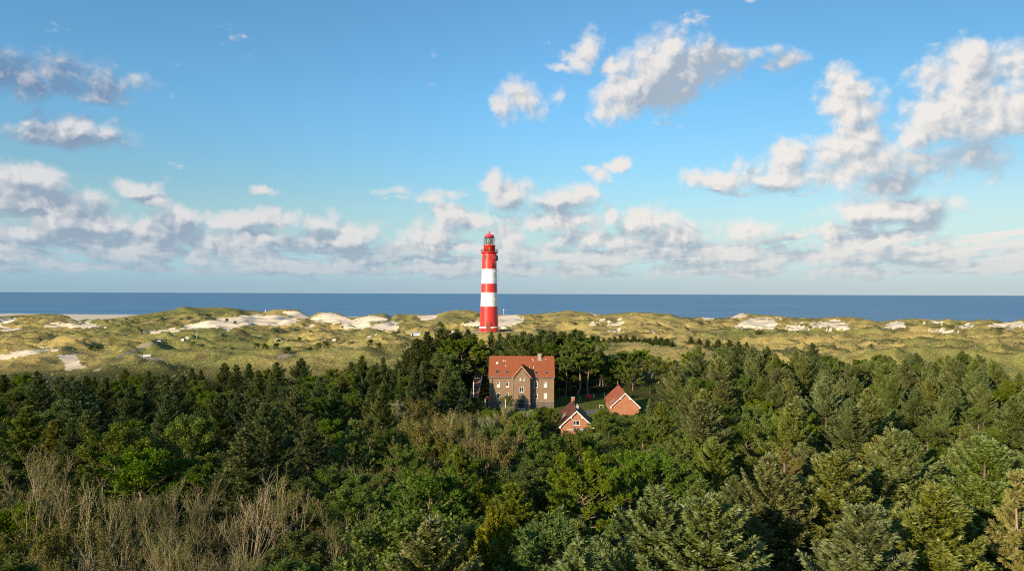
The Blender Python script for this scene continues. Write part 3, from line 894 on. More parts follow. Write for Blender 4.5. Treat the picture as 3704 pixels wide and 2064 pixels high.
def ring_solid(mb, outer, inner, y0, y1):
    """frame between two outlines with the same number of points"""
    n = len(outer)
    A = [mb.bm.verts.new((p[0], y0, p[1])) for p in outer]; B = [mb.bm.verts.new((p[0], y0, p[1])) for p in inner]
    C = [mb.bm.verts.new((p[0], y1, p[1])) for p in outer]; D = [mb.bm.verts.new((p[0], y1, p[1])) for p in inner]
    for i in range(n):
        j = (i + 1) % n
        mb.bm.faces.new((A[i], A[j], B[j], B[i])); mb.bm.faces.new((C[i], D[i], D[j], C[j]))
        mb.bm.faces.new((A[i], C[i], C[j], A[j])); mb.bm.faces.new((B[i], B[j], D[j], D[i]))

def window(parent, cx, w, z0, z1, rise, yw, bars=(), blind=0.0, fw=0.13, sill=True, lab=None, mull=False):
    """window set in a wall whose face is at y = yw (outside towards -y)"""
    outer = arch_poly(cx, w, z0, z1, rise); inner = arch_poly(cx, w - 2 * fw, z0 + fw, z1 - fw, max(0.0, rise * 0.8))
    mb = MB(); ring_solid(mb, outer, inner, yw - 0.03, yw + 0.10)
    if mull: mb.box(cx - 0.05, cx + 0.05, yw + 0.0, yw + 0.09, z0 + fw, z1 - fw)
    for z in bars: mb.box(cx - w / 2 + fw, cx + w / 2 - fw, yw + 0.02, yw + 0.09, z - 0.035, z + 0.035)
    o = mb.build("window", M_TRIM, parent)
    if lab: o['label'] = lab
    MB().prism(inner, yw + 0.115, yw + 0.135).build("pane", M_PANE, o)
    if blind > 0:
        zt = z0 + fw + (z1 - z0 - 2 * fw) * blind
        if blind >= 1.0: MB().prism(inner, yw + 0.095, yw + 0.11).build("blind", M_BLIND, o)
        else: MB().box(cx - w / 2 + fw, cx + w / 2 - fw, yw + 0.095, yw + 0.11, z0 + fw, zt).build("blind", M_BLIND, o)
    if sill: MB().box(cx - w / 2 - 0.08, cx + w / 2 + 0.08, yw - 0.12, yw + 0.02, z0 - 0.09, z0 - 0.005).build("sill", M_BRICKD, o)
    return o

def roof_slab(poly_pts, n, th, name, m, parent):
    """thick roof plane from 3D corner points; n is the outward normal"""
    bm = bmesh.new(); n = Vector(n).normalized()
    A = [bm.verts.new(Vector(p)) for p in poly_pts]; B = [bm.verts.new(Vector(p) - n * th) for p in poly_pts]
    bm.faces.new(A); bm.faces.new(B[::-1]); k = len(A)
    for i in range(k): bm.faces.new((A[i], B[i], B[(i + 1) % k], A[(i + 1) % k]))
    bmesh.ops.recalc_face_normals(bm, faces=bm.faces[:])
    me = bpy.data.meshes.new(name); bm.to_mesh(me); bm.free(); me.materials.append(m)
    return link(name, me, parent)

# ------------------------------------------------------------------ keeper's house
HX, HY, HZ = P(1887, 1400, 212).x, 212.0, 5.0
def build_house():
    root = empty("brick_house", (HX, HY, HZ))
    tag(root, "three storey brown brick house with orange tiled roof and a gabled middle bay", "house")
    K = 0.02067
    X = lambda u: (u - 1307) * K
    Z = lambda v: (940 - v) * K + 0.30
    W2 = 9.30; DEP = 11.0
    EV = Z(517)
    def ap(u, w, v0, v1, rise): return arch_poly(X(u), w, Z(v0), Z(v1), rise)
    ww = 0.98
    wins = [(977, 585, 668, .5, "upper window with its blind half down, far left"), (1105, 585, 668, .22, None), (977, 742, 825, 0, None), (1105, 742, 825, 0, None),
            (1508, 590, 668, 0, None), (1637, 590, 668, .78, None), (1508, 750, 825, 0, None), (1637, 745, 828, 1.0, "window with its white blind fully down")]
    # side and back walls as a box shell, front walls with holes
    bx0, bx1 = X(1190), X(1425)
    ZP = Z(860)
    for nm, xa, xb in (("l", -W2, bx0), ("r", bx1, W2)):
        outl = [(xa, ZP), (xb, ZP), (xb, EV), (xa, EV)]
        hs = [ap(u, ww, b_, a_, .17)[::-1] for (u, a_, b_, bl, lb) in wins if xa < X(u) < xb]
        wall_with_holes("front_wall", outl, hs, 0.0, 0.3, M_BRICK, root)
    MB().box(-W2, -W2 + 0.3, 0.3, DEP, ZP, EV).box(W2 - 0.3, W2, 0.3, DEP, ZP, EV).box(-W2 + 0.3, W2 - 0.3, DEP - 0.3, DEP, ZP, EV).build("wall", M_BRICK, root)
    # gable ends of the main roof
    RZ = EV + 5.15
    for s in (-1, 1):
        MB().prism([(0.0, EV), (DEP, EV), (DEP / 2, RZ - 0.25)], s * W2 - 0.15 - s * 0.15, s * W2 + 0.15 - s * 0.15, 'x').build("gable_wall", M_BRICK, root)
    MB().box(-W2 - 0.06, bx0, -0.07, DEP + 0.06, -0.5, ZP).box(bx1, W2 + 0.06, -0.072, DEP + 0.058, -0.5, ZP).box(bx0 - 0.06, bx1 + 0.06, -2.07, -0.05, -0.5, Z(866)).build("plinth", M_BRICKD, root)
    MB().box(-W2 - 0.09, bx0 - 0.05, -0.10, -0.072, ZP - 0.08, ZP + 0.0).box(bx1 + 0.05, W2 + 0.09, -0.102, -0.073, ZP - 0.08, ZP).box(bx0 - 0.09, bx1 + 0.09, -2.10, -2.072, Z(866) - 0.08, Z(866)).build("plinth_course", M_STONE, root)
    # bay
    BY = -2.0
    bl, brr = bx0 + 0.04, bx1 - 0.04
    bc = (bx0 + bx1) / 2
    PK = 17.35 - HZ
    BE = EV - 0.1
    outl = [(bl, Z(866)), (brr, Z(866)), (brr, BE), (bc, PK - 0.15), (bl, BE)]
    twins = [(1282, 520, 565), (1330, 520, 565)]
    hs = [arch_poly(X(u), 0.56, Z(b_), Z(a_), .26)[::-1] for (u, a_, b_) in twins]
    hs.append(arch_poly(X(1305), 1.36, Z(722), Z(643), .22)[::-1])
    wall_with_holes("bay_wall", outl, hs, BY, 0.3, M_BRICK, root)
    MB().box(bl, bl + 0.3, BY + 0.3, 0.0, Z(866), BE).build("bay_side_wall", M_BRICK, root)
    MB().box(brr - 0.3, brr, BY + 0.3, 0.0, Z(866), BE).build("bay_side_wall", M_BRICK, root)
    for (u, a_, b_, blind, lb) in wins:
        window(root, X(u), ww, Z(b_), Z(a_), .17, 0.10, blind=blind, lab=lb, bars=(Z(b_) + 0.62 * (Z(a_) - Z(b_)),))
    for k, (u, a_, b_) in enumerate(twins):
        window(root, X(u), 0.56, Z(b_), Z(a_), .26, BY + 0.1, fw=0.1, sill=False, blind=0.35 if k else 0.6)
    window(root, X(1305), 1.36, Z(722), Z(643), .22, BY + 0.1, mull=True)
    # door
    dr = MB(); ring_solid(dr, arch_poly(X(1303), 1.5, Z(944), Z(828), .3), arch_poly(X(1303), 1.22, Z(944), Z(834), .25), BY - 0.10, BY - 0.02)
    door = MB().prism(arch_poly(X(1303), 1.22, Z(944), Z(834), .25), BY - 0.075, BY - 0.015).build("door", M_WOODD, root)
    dr.build("door_frame", M_WOODD, door)
    MB().box(X(1303) - 0.12, X(1303) + 0.12, BY - 0.3, BY - 0.0, Z(806), Z(796)).build("wall_lamp", M_TRIM, root)
    MB().box(X(1303) - 1.2, X(1303) + 1.2, BY - 1.4, BY - 0.08, -0.3, 0.25).build("door_step", M_STONE, root)
    # brick cornice: a projecting course carried on small corbels, one run on each side of the bay
    for (xa, xb) in ((-W2, bx0), (bx1, W2)):
        mb = MB()
        mb.box(xa, xb, -0.14, -0.002, Z(523), Z(517))
        mb.box(xa, xb, -0.06, -0.003, Z(529), Z(523) - 0.003)
        x = xa + 0.2
        while x < xb - 0.25:
            mb.box(x, x + 0.13, -0.12, -0.061, Z(545), Z(523) - 0.005); x += 0.31
        mb.build("cornice", M_BRICK, root)
    n = 9
    for s in (-1, 1):
        mb = MB()
        for i in range(n):
            t = (i + 0.8) / (n + 1.0)
            xx = (bl if s < 0 else brr) * (1 - t) + bc * t
            zz = BE * (1 - t) + (PK - 0.15) * t - 0.28
            mb.box(xx - 0.065, xx + 0.065, BY - 0.10, BY - 0.002, zz - 0.55, zz - 0.10)
        mb.build("gable_corbels", M_BRICK, root)
    mb = MB()
    for xx in (-W2 + 0.15, W2 - 0.45):
        MB().box(xx - 0.2, xx + 0.5, -0.05, -0.003, Z(860), Z(530)).build("corner_strip", M_BRICK, root)
    # main roof
    ov = 0.28; sl = (RZ - EV) / (DEP / 2)
    yb = -0.35; ze = EV + yb * sl
    xr = W2 + ov
    # front slope, with a notch under the bay roof left uncut (the bay roof lies on top)
    nf = (0, -sl, 1); nbk = (0, sl, 1)
    front = roof_slab([(-xr, yb, ze + .22), (xr, yb, ze + .22), (xr, DEP / 2, RZ + .22), (-xr, DEP / 2, RZ + .22)], nf, 0.16, "roof", M_TILE, root)
    roof_slab([(xr, DEP + 0.35, ze + .22), (-xr, DEP + 0.35, ze + .22), (-xr, DEP / 2 + 0.002, RZ + .22), (xr, DEP / 2 + 0.002, RZ + .22)], nbk, 0.16, "rear_roof", M_TILE, root)
    rt = MB()
    x = -xr
    while x < xr - 0.05:
        rt.tube((x, DEP / 2, RZ + .20), (min(x + 0.42, xr), DEP / 2, RZ + .22), 0.13, 0.15, 8); x += 0.40
    rt.build("ridge_tiles", M_TILE, front)
    for s in (-1, 1):
        MB().tube((s * xr, yb, ze + .20), (s * xr, DEP / 2, RZ + .20), 0.07, n=6).build("verge", M_TILE, front)
    # bay roof
    PKr = PK + 0.12
    bw = 2.84; slb = (PKr - EV) / bw
    yf = BY - 0.42; zr_ = PKr
    ytop = (PKr - EV - 0.22) / sl        # where the bay ridge meets the main slope
    for s in (-1, 1):
        e = (bc + s * bw, yf, EV - 0.02)
        pts = [(bc, yf, PKr), (bc, ytop, PKr), (bc + s * bw, -0.25, EV - 0.02), e]
        roof_slab(pts, (s * slb, 0, 1), 0.14, "bay_roof", M_TILE, root)
    bb = MB()
    for s in (-1, 1):
        bb.prism([(bc, PKr - 0.10), (bc + s * (bw - 0.02), EV - 0.14), (bc + s * (bw - 0.02), EV - 0.36), (bc, PKr - 0.34)], yf - 0.04, yf + 0.05)
    bb.build("bargeboard", paint("salmon_bargeboard", (0.62, 0.36, 0.26)), root)
    # gutters and downpipes
    for (xa, xb) in ((-xr, bc - bw), (bc + bw, xr)):
        MB().tube((xa, yb - 0.07, ze + .08), (xb, yb - 0.07, ze + .08), 0.075, n=8).build("gutter", M_ZINC, root)
    for xx in (X(893), X(1183)):
        MB().tube((xx, -0.2, Z(860)), (xx, -0.2, EV - 0.15), 0.055, n=7).tube((xx, -0.2, EV - .16), (xx, yb - 0.05, ze + 0.05), 0.05, n=7).build("downpipe", M_ZINC if xx > -5 else paint("brown_pipe", (0.12, 0.05, 0.03)), root)
    # chimney
    cx0, cx1 = X(1540), X(1590)
    ch = MB().box(cx0, cx1, DEP / 2 - 0.95, DEP / 2 + 0.35, RZ - 1.0, RZ + 0.95).build("chimney", brick_mat("grey_chimney_brick", (0.36, 0.31, 0.26), (0.28, 0.24, 0.20), (0.45, 0.42, 0.38)), root)
    MB().box(cx0 - 0.06, cx1 + 0.06, DEP / 2 - 1.01, DEP / 2 + 0.41, RZ + 0.952, RZ + 1.07).build("chimney_cap", M_STONE, ch)
    MB().box(cx0 - 0.1, cx1 + 0.1, DEP / 2 - 1.2, DEP / 2 - 0.952, RZ - 0.95, RZ - 0.70).build("flashing", M_STONE, ch)
    # skylights on the front slope: placed by height on the slope
    def on_slope(u, v):
        # solve y on the slope so that it shows at image row v (front scale K, camera looks down slightly)
        px = 1550 + u / 3.878; py = 1230 + v / 3.878
        for i in range(40):
            y = i * 0.14
            q = P(px, py, HY + y)
            if q.z - HZ <= ze + .22 + (y - yb) * sl: break
        return q.x - HX, y, ze + .22 + (y - yb) * sl
    an = math.atan(sl)
    def skylight(u, v, w, h, m, lab=None, openup=0.0):
        x, y, z = on_slope(u, v)
        o = MB().box(-w / 2, w / 2, -h / 2, h / 2, -0.05, 0.08).build("skylight", paint("skylight_frame", (0.22, 0.2, 0.19)) if m is not M_TRIM else M_ZINC, root)
        o.location = (x, y, z); o.rotation_euler = (an, 0, 0)
        if lab: o['label'] = lab
        p = MB().box(-w / 2 + 0.1, w / 2 - 0.1, -h / 2 + 0.1, h / 2 - 0.1, 0.082, 0.10).build("pane", m, o)
        if openup: p.rotation_euler = (openup, 0, 0); p.location = (0, 0, 0.1)
    skylight(963, 327, 0.78, 0.95, M_BLIND, "skylight with a white blind high on the left of the roof")
    skylight(960, 452, 0.78, 1.0, M_PANE, "skylight tilted open near the left end of the roof", 0.35)
    skylight(1098, 452, 0.75, 1.0, M_PANE); skylight(1512, 457, 0.75, 1.0, M_PANE); skylight(1655, 457, 0.75, 1.0, M_PANE)
    skylight(1468, 293, 0.55, 0.6, M_ZINC)
    for (u, v) in ((1048, 299), (1078, 299), (1087, 368), (1422, 394), (1477, 390), (1647, 272), (1463, 270)):
        x, y, z = on_slope(u, v)
        h = 0.42 if v > 280 else 0.2
        MB().tube((x, y, z - 0.1), (x, y, z + h * 0.4), 0.13, 0.12, 8).tube((x, y, z + h * 0.4), (x, y, z + h), 0.07, 0.06, 8).tube((x, y, z + h), (x, y, z + h + 0.05), 0.10, 0.10, 8).build("roof_vent", M_BLIND, root)
    return root
build_house()

# ------------------------------------------------------------------ cottages
def build_cottage(name, label, apex, Yf, half, eave_z, apex_z, length, rot, mtile, dx_back, with_window):
    c = P(apex[0], apex[1], Yf)
    root = empty(name, (c.x, Yf + 0.35, 5.0), R(rot)); tag(root, label, "cottage")
    e = eave_z - 5.0; a = apex_z - 5.0
    hw = half - 0.45
    sl = (a - e) / half
    we = e + 0.45 * sl - 0.1
    holes = []
    if with_window: holes = [arch_poly(-0.05, 1.65, a - 3.42, a - 2.25, 0)[::-1]]
    wall_with_holes("gable_wall", [(-hw, -0.4), (hw, -0.4), (hw, we), (0, a - 0.18), (-hw, we)], holes, 0.0, 0.3, M_BRICKR, root)
    MB().box(-hw, -hw + 0.3, 0.3, length, -0.4, we).box(hw - 0.3, hw, 0.3, length, -0.4, we).build("wall", M_BRICKR, root)
    MB().prism([(-hw, -0.4), (hw, -0.4), (hw, we), (0, a - 0.18), (-hw, we)], length, length + 0.3).build("rear_gable_wall", M_BRICKR, root)
    for s in (-1, 1):
        r_ = roof_slab([(0, -0.32, a), (0, length + 0.6, a), (s * half, length + 0.6, e), (s * half, -0.32, e)], (s * (a - e), 0, half), 0.14, "roof", mtile, root)
        if s < 0: rl = r_
        bbm = MB()
        th = 0.26
        bbm.prism([(0, a + 0.03), (s * (half + 0.02), e + 0.01), (s * (half + 0.02), e - th), (0, a - th - 0.04)], -0.42, -0.325)
        # carved feet and notches of the bargeboard
        for t in (0.30, 0.93):
            x = s * half * t; z = a - (a - e) * t
            bbm.box(x - 0.16, x + 0.16, -0.41, -0.33, z - th - 0.30, z - th + 0.05)
        bbm.build("bargeboard", M_TRIM, root)
    rt = MB(); y = -0.3
    while y < length + 0.5:
        rt.tube((0, y, a + 0.0), (0, y + 0.42, a + 0.02), 0.12, 0.14, 8); y += 0.40
    rt.build("ridge_tiles", mtile, rl)
    def sky(s, y, t, w, h, m=M_ZINC, nm="skylight"):
        x = s * half * t; z = a - (a - e) * t
        o = MB().box(-w / 2, w / 2, -h / 2, h / 2, -0.04, 0.09).build(nm, m, root)
        o.location = (x, y, z); o.rotation_euler = (0, s * math.atan2(a - e, half), 0)
        MB().box(-w / 2 + 0.08, w / 2 - 0.08, -h / 2 + 0.08, h / 2 - 0.08, 0.092, 0.105).build("pane", M_PANE, o)
    if with_window:
        o = window(root, -0.05, 1.65, a - 3.42, a - 2.25, 0, 0.06, fw=0.12)
        MB().box(-0.22, -0.10, 0.045, 0.17, a - 3.31, a - 2.36).build("mullion", M_TRIM, o)
        # white strip of render under the gable
        MB().box(-2.2, 2.6, -0.10, -0.003, 1.35, 1.72).build("lintel", paint("pale_lintel", (0.42, 0.40, 0.33)), root)
        MB().box(-3.1, -1.9, -0.05, 0.0, 0.0, 1.25).build("door", M_WOODD, root)
        ch = MB().box(-0.42, 0.42, length - 1.2, length - 0.4, a - 0.7, a + 0.85).build("chimney", M_BRICKR, root)
        MB().box(-0.47, 0.47, length - 1.25, length - 0.35, a + 0.852, a + 0.95).build("chimney_cap", M_STONE, ch)
        ch = MB().box(0.1, 0.75, 4.0, 4.7, a - 0.9, a + 0.55).build("chimney", M_STONE, root)
        MB().tube((0.42, 4.35, a + 0.5), (0.42, 4.35, a + 0.95), 0.14, n=8).build("chimney_pot", M_ZINC, ch)
        sky(-1, 9.5, 0.62, 1.1, 0.35); sky(-1, 8.0, 0.66, 1.1, 0.35); sky(-1, 6.9, 0.66, 1.1, 0.35)
        sky(1, 5.0, 0.75, 2.2, 0.25); sky(1, 8.5, 0.35, 1.6, 0.2)
    else:
        for (x, z) in ((0.0, a - 2.6), (-1.7, a - 4.0), (1.5, a - 4.1)):
            mb = MB(); mb.prism([(x + 0.42 * math.cos(t), z + 0.34 * math.sin(t)) for t in [2 * math.pi * i / 14 for i in range(14)]], -0.03, -0.003)
            mb.build("brick_roundel", paint("darker_brick", (0.46, 0.13, 0.06)), root)
        sky(-1, 5.6, 0.72, 2.2, 0.35); sky(-1, 3.2, 0.80, 2.2, 0.35)
    return root
build_cottage("brick_cottage", "orange brick cottage with dark brown roof, white bargeboards and one gable window", (2086.3, 1482.4), 170.0, 4.1, 7.1, 10.9, 16.5, -1.6, M_TILED, 0, True)
build_cottage("brick_cottage", "orange brick cottage with bright orange roof and a windowless gable", (2262.2, 1418.0), 200.0, 4.15, 7.1, 11.0, 17.5, -2.2, M_TILER, 0, False)

# ------------------------------------------------------------------ stairs up the lighthouse dune
def build_stairs():
    a0 = P(1713, 1418, 222); a1 = P(1738, 1333, 252)
    a0.z = gz(a0.x, a0.y) + 0.3
    root = empty("garden_stairs", (a0.x, a0.y, a0.z)); tag(root, "long brown stairway with handrails climbing the dune left of the brick house", "stairway")
    L = Vector((a1.x - a0.x, a1.y - a0.y, 0)); ln = L.length; d = L.normalized(); s = Vector((d.y, -d.x, 0))
    H = a1.z - a0.z
    n = 44
    mw = paint("reddish_brown_step", (0.13, 0.065, 0.05), 0.8)
    me = paint("pale_step_edge", (0.34, 0.25, 0.20), 0.8)
    w = 1.1
    mb = MB(); eb = MB()
    def slab(m_, t0, t1, z0, z1, wd):
        pts = []
        for (t, sg) in ((t0, -1), (t0, 1), (t1, 1), (t1, -1)):
            p = d * (ln * t) + s * (sg * wd); pts.append((p.x, p.y))
        m_.prism(pts, z0, z1, 'z')
    for i in range(n):
        t0 = i / n; z = H * (i + 1) / n
        slab(mb, t0, t0 + 1.0 / n, z - 0.30, z, w)
        if i % 5 == 0: slab(eb, t0 - 0.002, t0 + 0.45 / n, z - 0.25, z + 0.05, w + 0.05)
    mb.build("steps", mw, root); eb.build("landing_edge", me, root)
    for sg in (-1, 1):
        hb = MB()
        for i in range(0, 12):
            t = i / 11.0
            p = d * (ln * t) + s * (sg * (w + 0.1)); z = H * t
            hb.tube((p.x, p.y, z - 0.4), (p.x, p.y, z + 1.05), 0.05, n=5)
        for hh in (1.05, 0.5):
            p = s * (sg * (w + 0.1)); q = d * ln + p
            hb.tube((p.x, p.y, hh), (q.x, q.y, H + hh), 0.05, n=5)
        hb.build("handrail", paint("weathered_rail", (0.38, 0.34, 0.30)), root)
    # upper flight seen as one thin rail towards the tower
    b0 = P(1746, 1332, 254); b1 = P(1754, 1264, 281)
    r2 = MB(); N = 9
    for i in range(N + 1):
        t = i / N; p = b0.lerp(b1, t); g = gz(p.x, p.y)
        r2.tube((p.x, p.y, g - 0.3), (p.x, p.y, max(g + 0.6, p.z)), 0.04, n=5)
    r2.tube(b0, b1, 0.05, n=5)
    o = r2.build("stair_rail", M_GREYM); tag(o, "thin grey handrail running up through the trees to the lighthouse", "railing")
build_stairs()

# ------------------------------------------------------------------ walls, fences and small things by the tower and the houses
def build_small():
    # terrace around the tower: low pale wall, sections of wooden railing
    def wall_seg(label, pa, pb, Y, top, bot, m, th=0.25, nm="terrace_wall", cap=None):
        a = P(pa[0], pa[1], Y); b_ = P(pb[0], pb[1], Y)
        h = (pa[1] - bot) 
        o = empty(nm, (a.x, Y, 0)); tag(o, label, "wall")
        z1 = P(pa[0], top, Y).z; z0 = P(pa[0], bot, Y).z
        MB().box(0, b_.x - a.x, 0, th, z0 - 1.0, z1).build("wall_face", m, o)
        MB().box(-0.08, b_.x - a.x + 0.08, -0.06, th + 0.06, z1 + 0.002, z1 + 0.12).build("coping", cap or M_STONE, o)
    m_pw = paint("pale_concrete", (0.52, 0.46, 0.37), 0.9, 0.2, 0.25, 2, 0.3)
    m_dw = paint("brown_grey_board", (0.22, 0.18, 0.15), 0.9, 0.2, 0.2, 3)
    wall_seg("low dark terrace wall right of the lighthouse foot", (1806, 1192), (1852, 1192), 312, 1191, 1200, m_dw)
    wall_seg("pale block shed wall behind trees right of the lighthouse", (1832, 1200), (1846, 1200), 306, 1199, 1208, m_pw)
    wall_seg("pale crumbling block wall in the trees left of the lighthouse", (1626, 1197), (1664, 1199), 300, 1196, 1207, m_pw, 0.3, cap=m_dw)
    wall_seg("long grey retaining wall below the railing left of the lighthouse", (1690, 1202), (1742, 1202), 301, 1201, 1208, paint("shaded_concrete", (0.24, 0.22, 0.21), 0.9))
    a = P(1694, 1190, 303); b_ = P(1737, 1190, 303)
    root = empty("wooden_railing", (a.x, 303, 0)); tag(root, "open wooden railing with three posts left of the lighthouse foot", "railing")
    zb = P(1694, 1202, 303).z; zt = P(1694, 1189, 303).z; mw = paint("weathered_wood", (0.34, 0.25, 0.19), 0.85)
    Lx = b_.x - a.x
    for i in range(4):
        MB().box(Lx * i / 3 - 0.07, Lx * i / 3 + 0.07, -0.07, 0.07, zb - 0.6, zt).build("post", mw, root)
    MB().box(0, Lx, -0.05, 0.05, zt + 0.002, zt + 0.10).box(0, Lx, -0.03, 0.03, (zb + zt) / 2 - 0.05, (zb + zt) / 2 + 0.05).build("rail", mw, root)
    # board fence left of the house, with a small white sign
    a = PG(1588, 1470, 5.0); b_ = PG(1650, 1478, 5.0)
    Yf = 196.0
    xa = P(1602, 1460, Yf).x; xb = P(1648, 1460, Yf).x; z1 = P(1620, 1456.5, Yf).z; z0 = P(1620, 1475, Yf).z
    root = empty("board_fence", (xa, Yf, z0)); tag(root, "pale upright board fence standing among trees left of the house", "fence")
    mf = paint("pale_fence_board", (0.50, 0.37, 0.24), 0.85, 0.2, 0.25, 3); random.seed(5)
    fb = MB(); x = 0.0
    while x < xb - xa:
        fb.box(x, x + 0.125, random.uniform(-0.02, 0.02), 0.04, -1.0, (z1 - z0) + random.uniform(-0.06, 0.10)); x += 0.15
    fb.build("boards", mf, root)
    MB().box(0, xb - xa, 0.045, 0.10, 0.2, 0.3).box(0, xb - xa, 0.045, 0.10, (z1 - z0) - 0.35, (z1 - z0) - 0.25).build("rail", mf, root)
    p = P(1589, 1463, 196)
    root = empty("notice_sign", (p.x, p.y, p.z)); tag(root, "small white square sign with a dark figure beside the board fence", "sign")
    MB().box(-0.28, 0.28, -0.03, 0.0, -0.28, 0.28).build("board", M_TRIM, root)
    MB().prism([(0.09 * math.cos(t), 0.10 + 0.09 * math.sin(t)) for t in [i * math.pi / 5 for i in range(10)]], -0.045, -0.032).box(-0.12, 0.12, -0.045, -0.032, -0.16, 0.0).build("symbol", M_BLACK, root)
    MB().tube((0, 0.04, -2.6), (0, 0.04, -0.2), 0.03, n=6).build("post", M_GREYM, root)
    # white posts
    for (px, pt, pb_, Y, lab) in ((1713, 1381, 1403, 212, "slim white pole in dark trees left of the stairs"), (1828, 1444, 1464, 196, "slim white pole in front of the brick house"), (1755, 1443, 1456, 205, "short white pole under the orange canopy")):
        q = P(px, pb_, Y); t = P(px, pt, Y)
        root = empty("white_pole", (q.x, q.y, q.z)); tag(root, lab, "pole")
        MB().tube((0, 0, min(-1.0, 4.8 - q.z)), (0, 0, t.z - q.z), 0.10, 0.09, 8).build("pole", M_TRIM, root)
        MB().lathe([(0.13, 0), (0.10, 0.08), (0.02, 0.12)], 10).build("cap", M_TRIM, root).location = (0, 0, t.z - q.z)
    # orange market canopy at the corner of the house
    q = P(1763, 1437, 209)
    root = empty("orange_canopy", (q.x, q.y, 5.0)); tag(root, "small orange red canopy by the left corner of the brick house", "canopy")
    mo = paint("orange_canvas", (0.80, 0.13, 0.05), 0.7)
    h = q.z - 5.0
    MB().prism([(-0.62, h - 0.38), (0.55, h - 0.38), (0.55, h + 0.1), (0.0, h + 0.35), (-0.62, h + 0.1)], -0.6, 0.6).build("cover", mo, root)
    for x in (-0.55, 0.48):
        MB().tube((x, -0.5, 0), (x, -0.5, h - 0.4), 0.03, n=6).build("leg", M_GREYM, root)
    # a small table with benches, white, under the trees
    q = P(1655, 1445, 203)
    root = empty("parked_car", (q.x, q.y, q.z - 1.1), R(10)); tag(root, "white car almost hidden under dark trees right of the board fence", "car")
    body = [(-2.1, 0.35), (2.1, 0.35), (2.15, 0.75), (1.9, 0.95), (1.1, 1.0), (0.5, 1.45), (-1.2, 1.5), (-1.9, 1.05), (-2.15, 0.95)]
    MB().prism(body, -0.85, 0.85).build("body", M_TRIM, root, bevel=0.08)
    MB().prism([(-1.55, 1.06), (0.85, 1.06), (0.42, 1.4), (-1.15, 1.44)], -0.875, 0.875).build("side_window", M_PANE, root)
    for x in (-1.3, 1.3):
        for y in (-0.8, 0.8):
            MB().tube((x, y - 0.1, 0.33), (x, y + 0.1, 0.33), 0.33, n=16).build("wheel", M_BLACK, root)
    # washing line with a red cloth
    a = PG(2097, 1452, 5.0); b_ = PG(2149, 1446, 5.0)
    root = empty("clothes_line", (a.x, a.y, 5.0)); tag(root, "washing line between grey posts across the shaded lawn", "clothes line")
    v = b_ - a; v.z = 0
    for t in (0, 1):
        MB().tube((v.x * t, v.y * t, -0.2), (v.x * t, v.y * t, 2.0), 0.05, n=7).build("post", paint("pale_post", (0.5, 0.48, 0.42)), root)
    MB().tube((0, 0, 1.95), (v.x, v.y, 1.95), 0.012, n=4).build("line", M_GREYM, root)
    cl0 = a + v * 0.42; cl1 = a + v * 0.88
    N, Mv = 26, 8
    vv = []; ff = []
    for i in range(N + 1):
        t = i / N
        for j in range(Mv + 1):
            s_ = j / Mv
            p = cl0.lerp(cl1, t)
            off = 0.10 * math.sin(t * 19) * s_ + 0.25 * math.sin(t * 4 + 1) * s_
            vv.append((p.x + 0.15 * s_ * math.cos(t * 9), p.y + off, 5.0 + 1.93 - 0.12 * math.sin(math.pi * t) - s_ * (1.15 + 0.12 * math.sin(t * 7))))
    for i in range(N):
        for j in range(Mv):
            k = i * (Mv + 1) + j; ff.append((k, k + 1, k + Mv + 2, k + Mv + 1))
    me = np_mesh("red_cloth", vv, ff, paint("red_cloth", (0.62, 0.02, 0.04), 0.8), True)
    o = link("red_cloth", me); md = o.modifiers.new("thickness", 'SOLIDIFY'); md.thickness = 0.03
    tag(o, "bright red cloth hanging on the washing line over the lawn", "cloth")
    for (px, pt, pb_, lab) in ((2148, 1426, 1436, "short white garden post behind the red cloth"), (2187, 1422, 1434, "white garden post at the back corner of the orange roofed cottage")):
        q = PG(px, pb_, 5.0); t_ = P(px, pt, q.y)
        root = empty("garden_post", (q.x, q.y, 4.9)); tag(root, lab, "post")
        MB().box(-0.09, 0.09, -0.09, 0.09, 0, t_.z - 4.9).build("post", M_TRIM, root); MB().box(-0.12, 0.12, -0.12, 0.12, t_.z - 4.898, t_.z - 4.82).build("cap", M_TRIM, root)
    q = PG(2169, 1474, 5.0)
    root = empty("goal_frame", (q.x, q.y, 5.0), R(-10)); tag(root, "small white goal frame on the lawn beside the orange roofed cottage", "goal")
    for x in (0, 1.0): MB().tube((x, 0, 0), (x, 0, 0.85), 0.05, n=7).build("post", M_TRIM, root)
    MB().tube((0, 0, 0.85), (1.0, 0, 0.85), 0.055, n=7).build("crossbar", M_TRIM, root)
    # asphalt drive by the cottage
    pts = [PG(x, y, 5.12) for (x, y) in ((2095, 1489), (2155, 1478), (2175, 1478), (2172, 1490), (2120, 1497), (2085, 1503))]
    bm = bmesh.new(); f = bm.faces.new([bm.verts.new((p.x, p.y, 5.16)) for p in pts])
    r = bmesh.ops.extrude_face_region(bm, geom=[f]); bmesh.ops.translate(bm, verts=[g for g in r['geom'] if isinstance(g, bmesh.types.BMVert)], vec=(0, 0, -0.4))
    bmesh.ops.recalc_face_normals(bm, faces=bm.faces[:])
    me = bpy.data.meshes.new("path"); bm.to_mesh(me); bm.free(); me.materials.append(paint("grey_asphalt", (0.15, 0.145, 0.15), 0.9, 0.2, 0.15, 2))
    tag(link("path", me), kind='structure')
build_small()
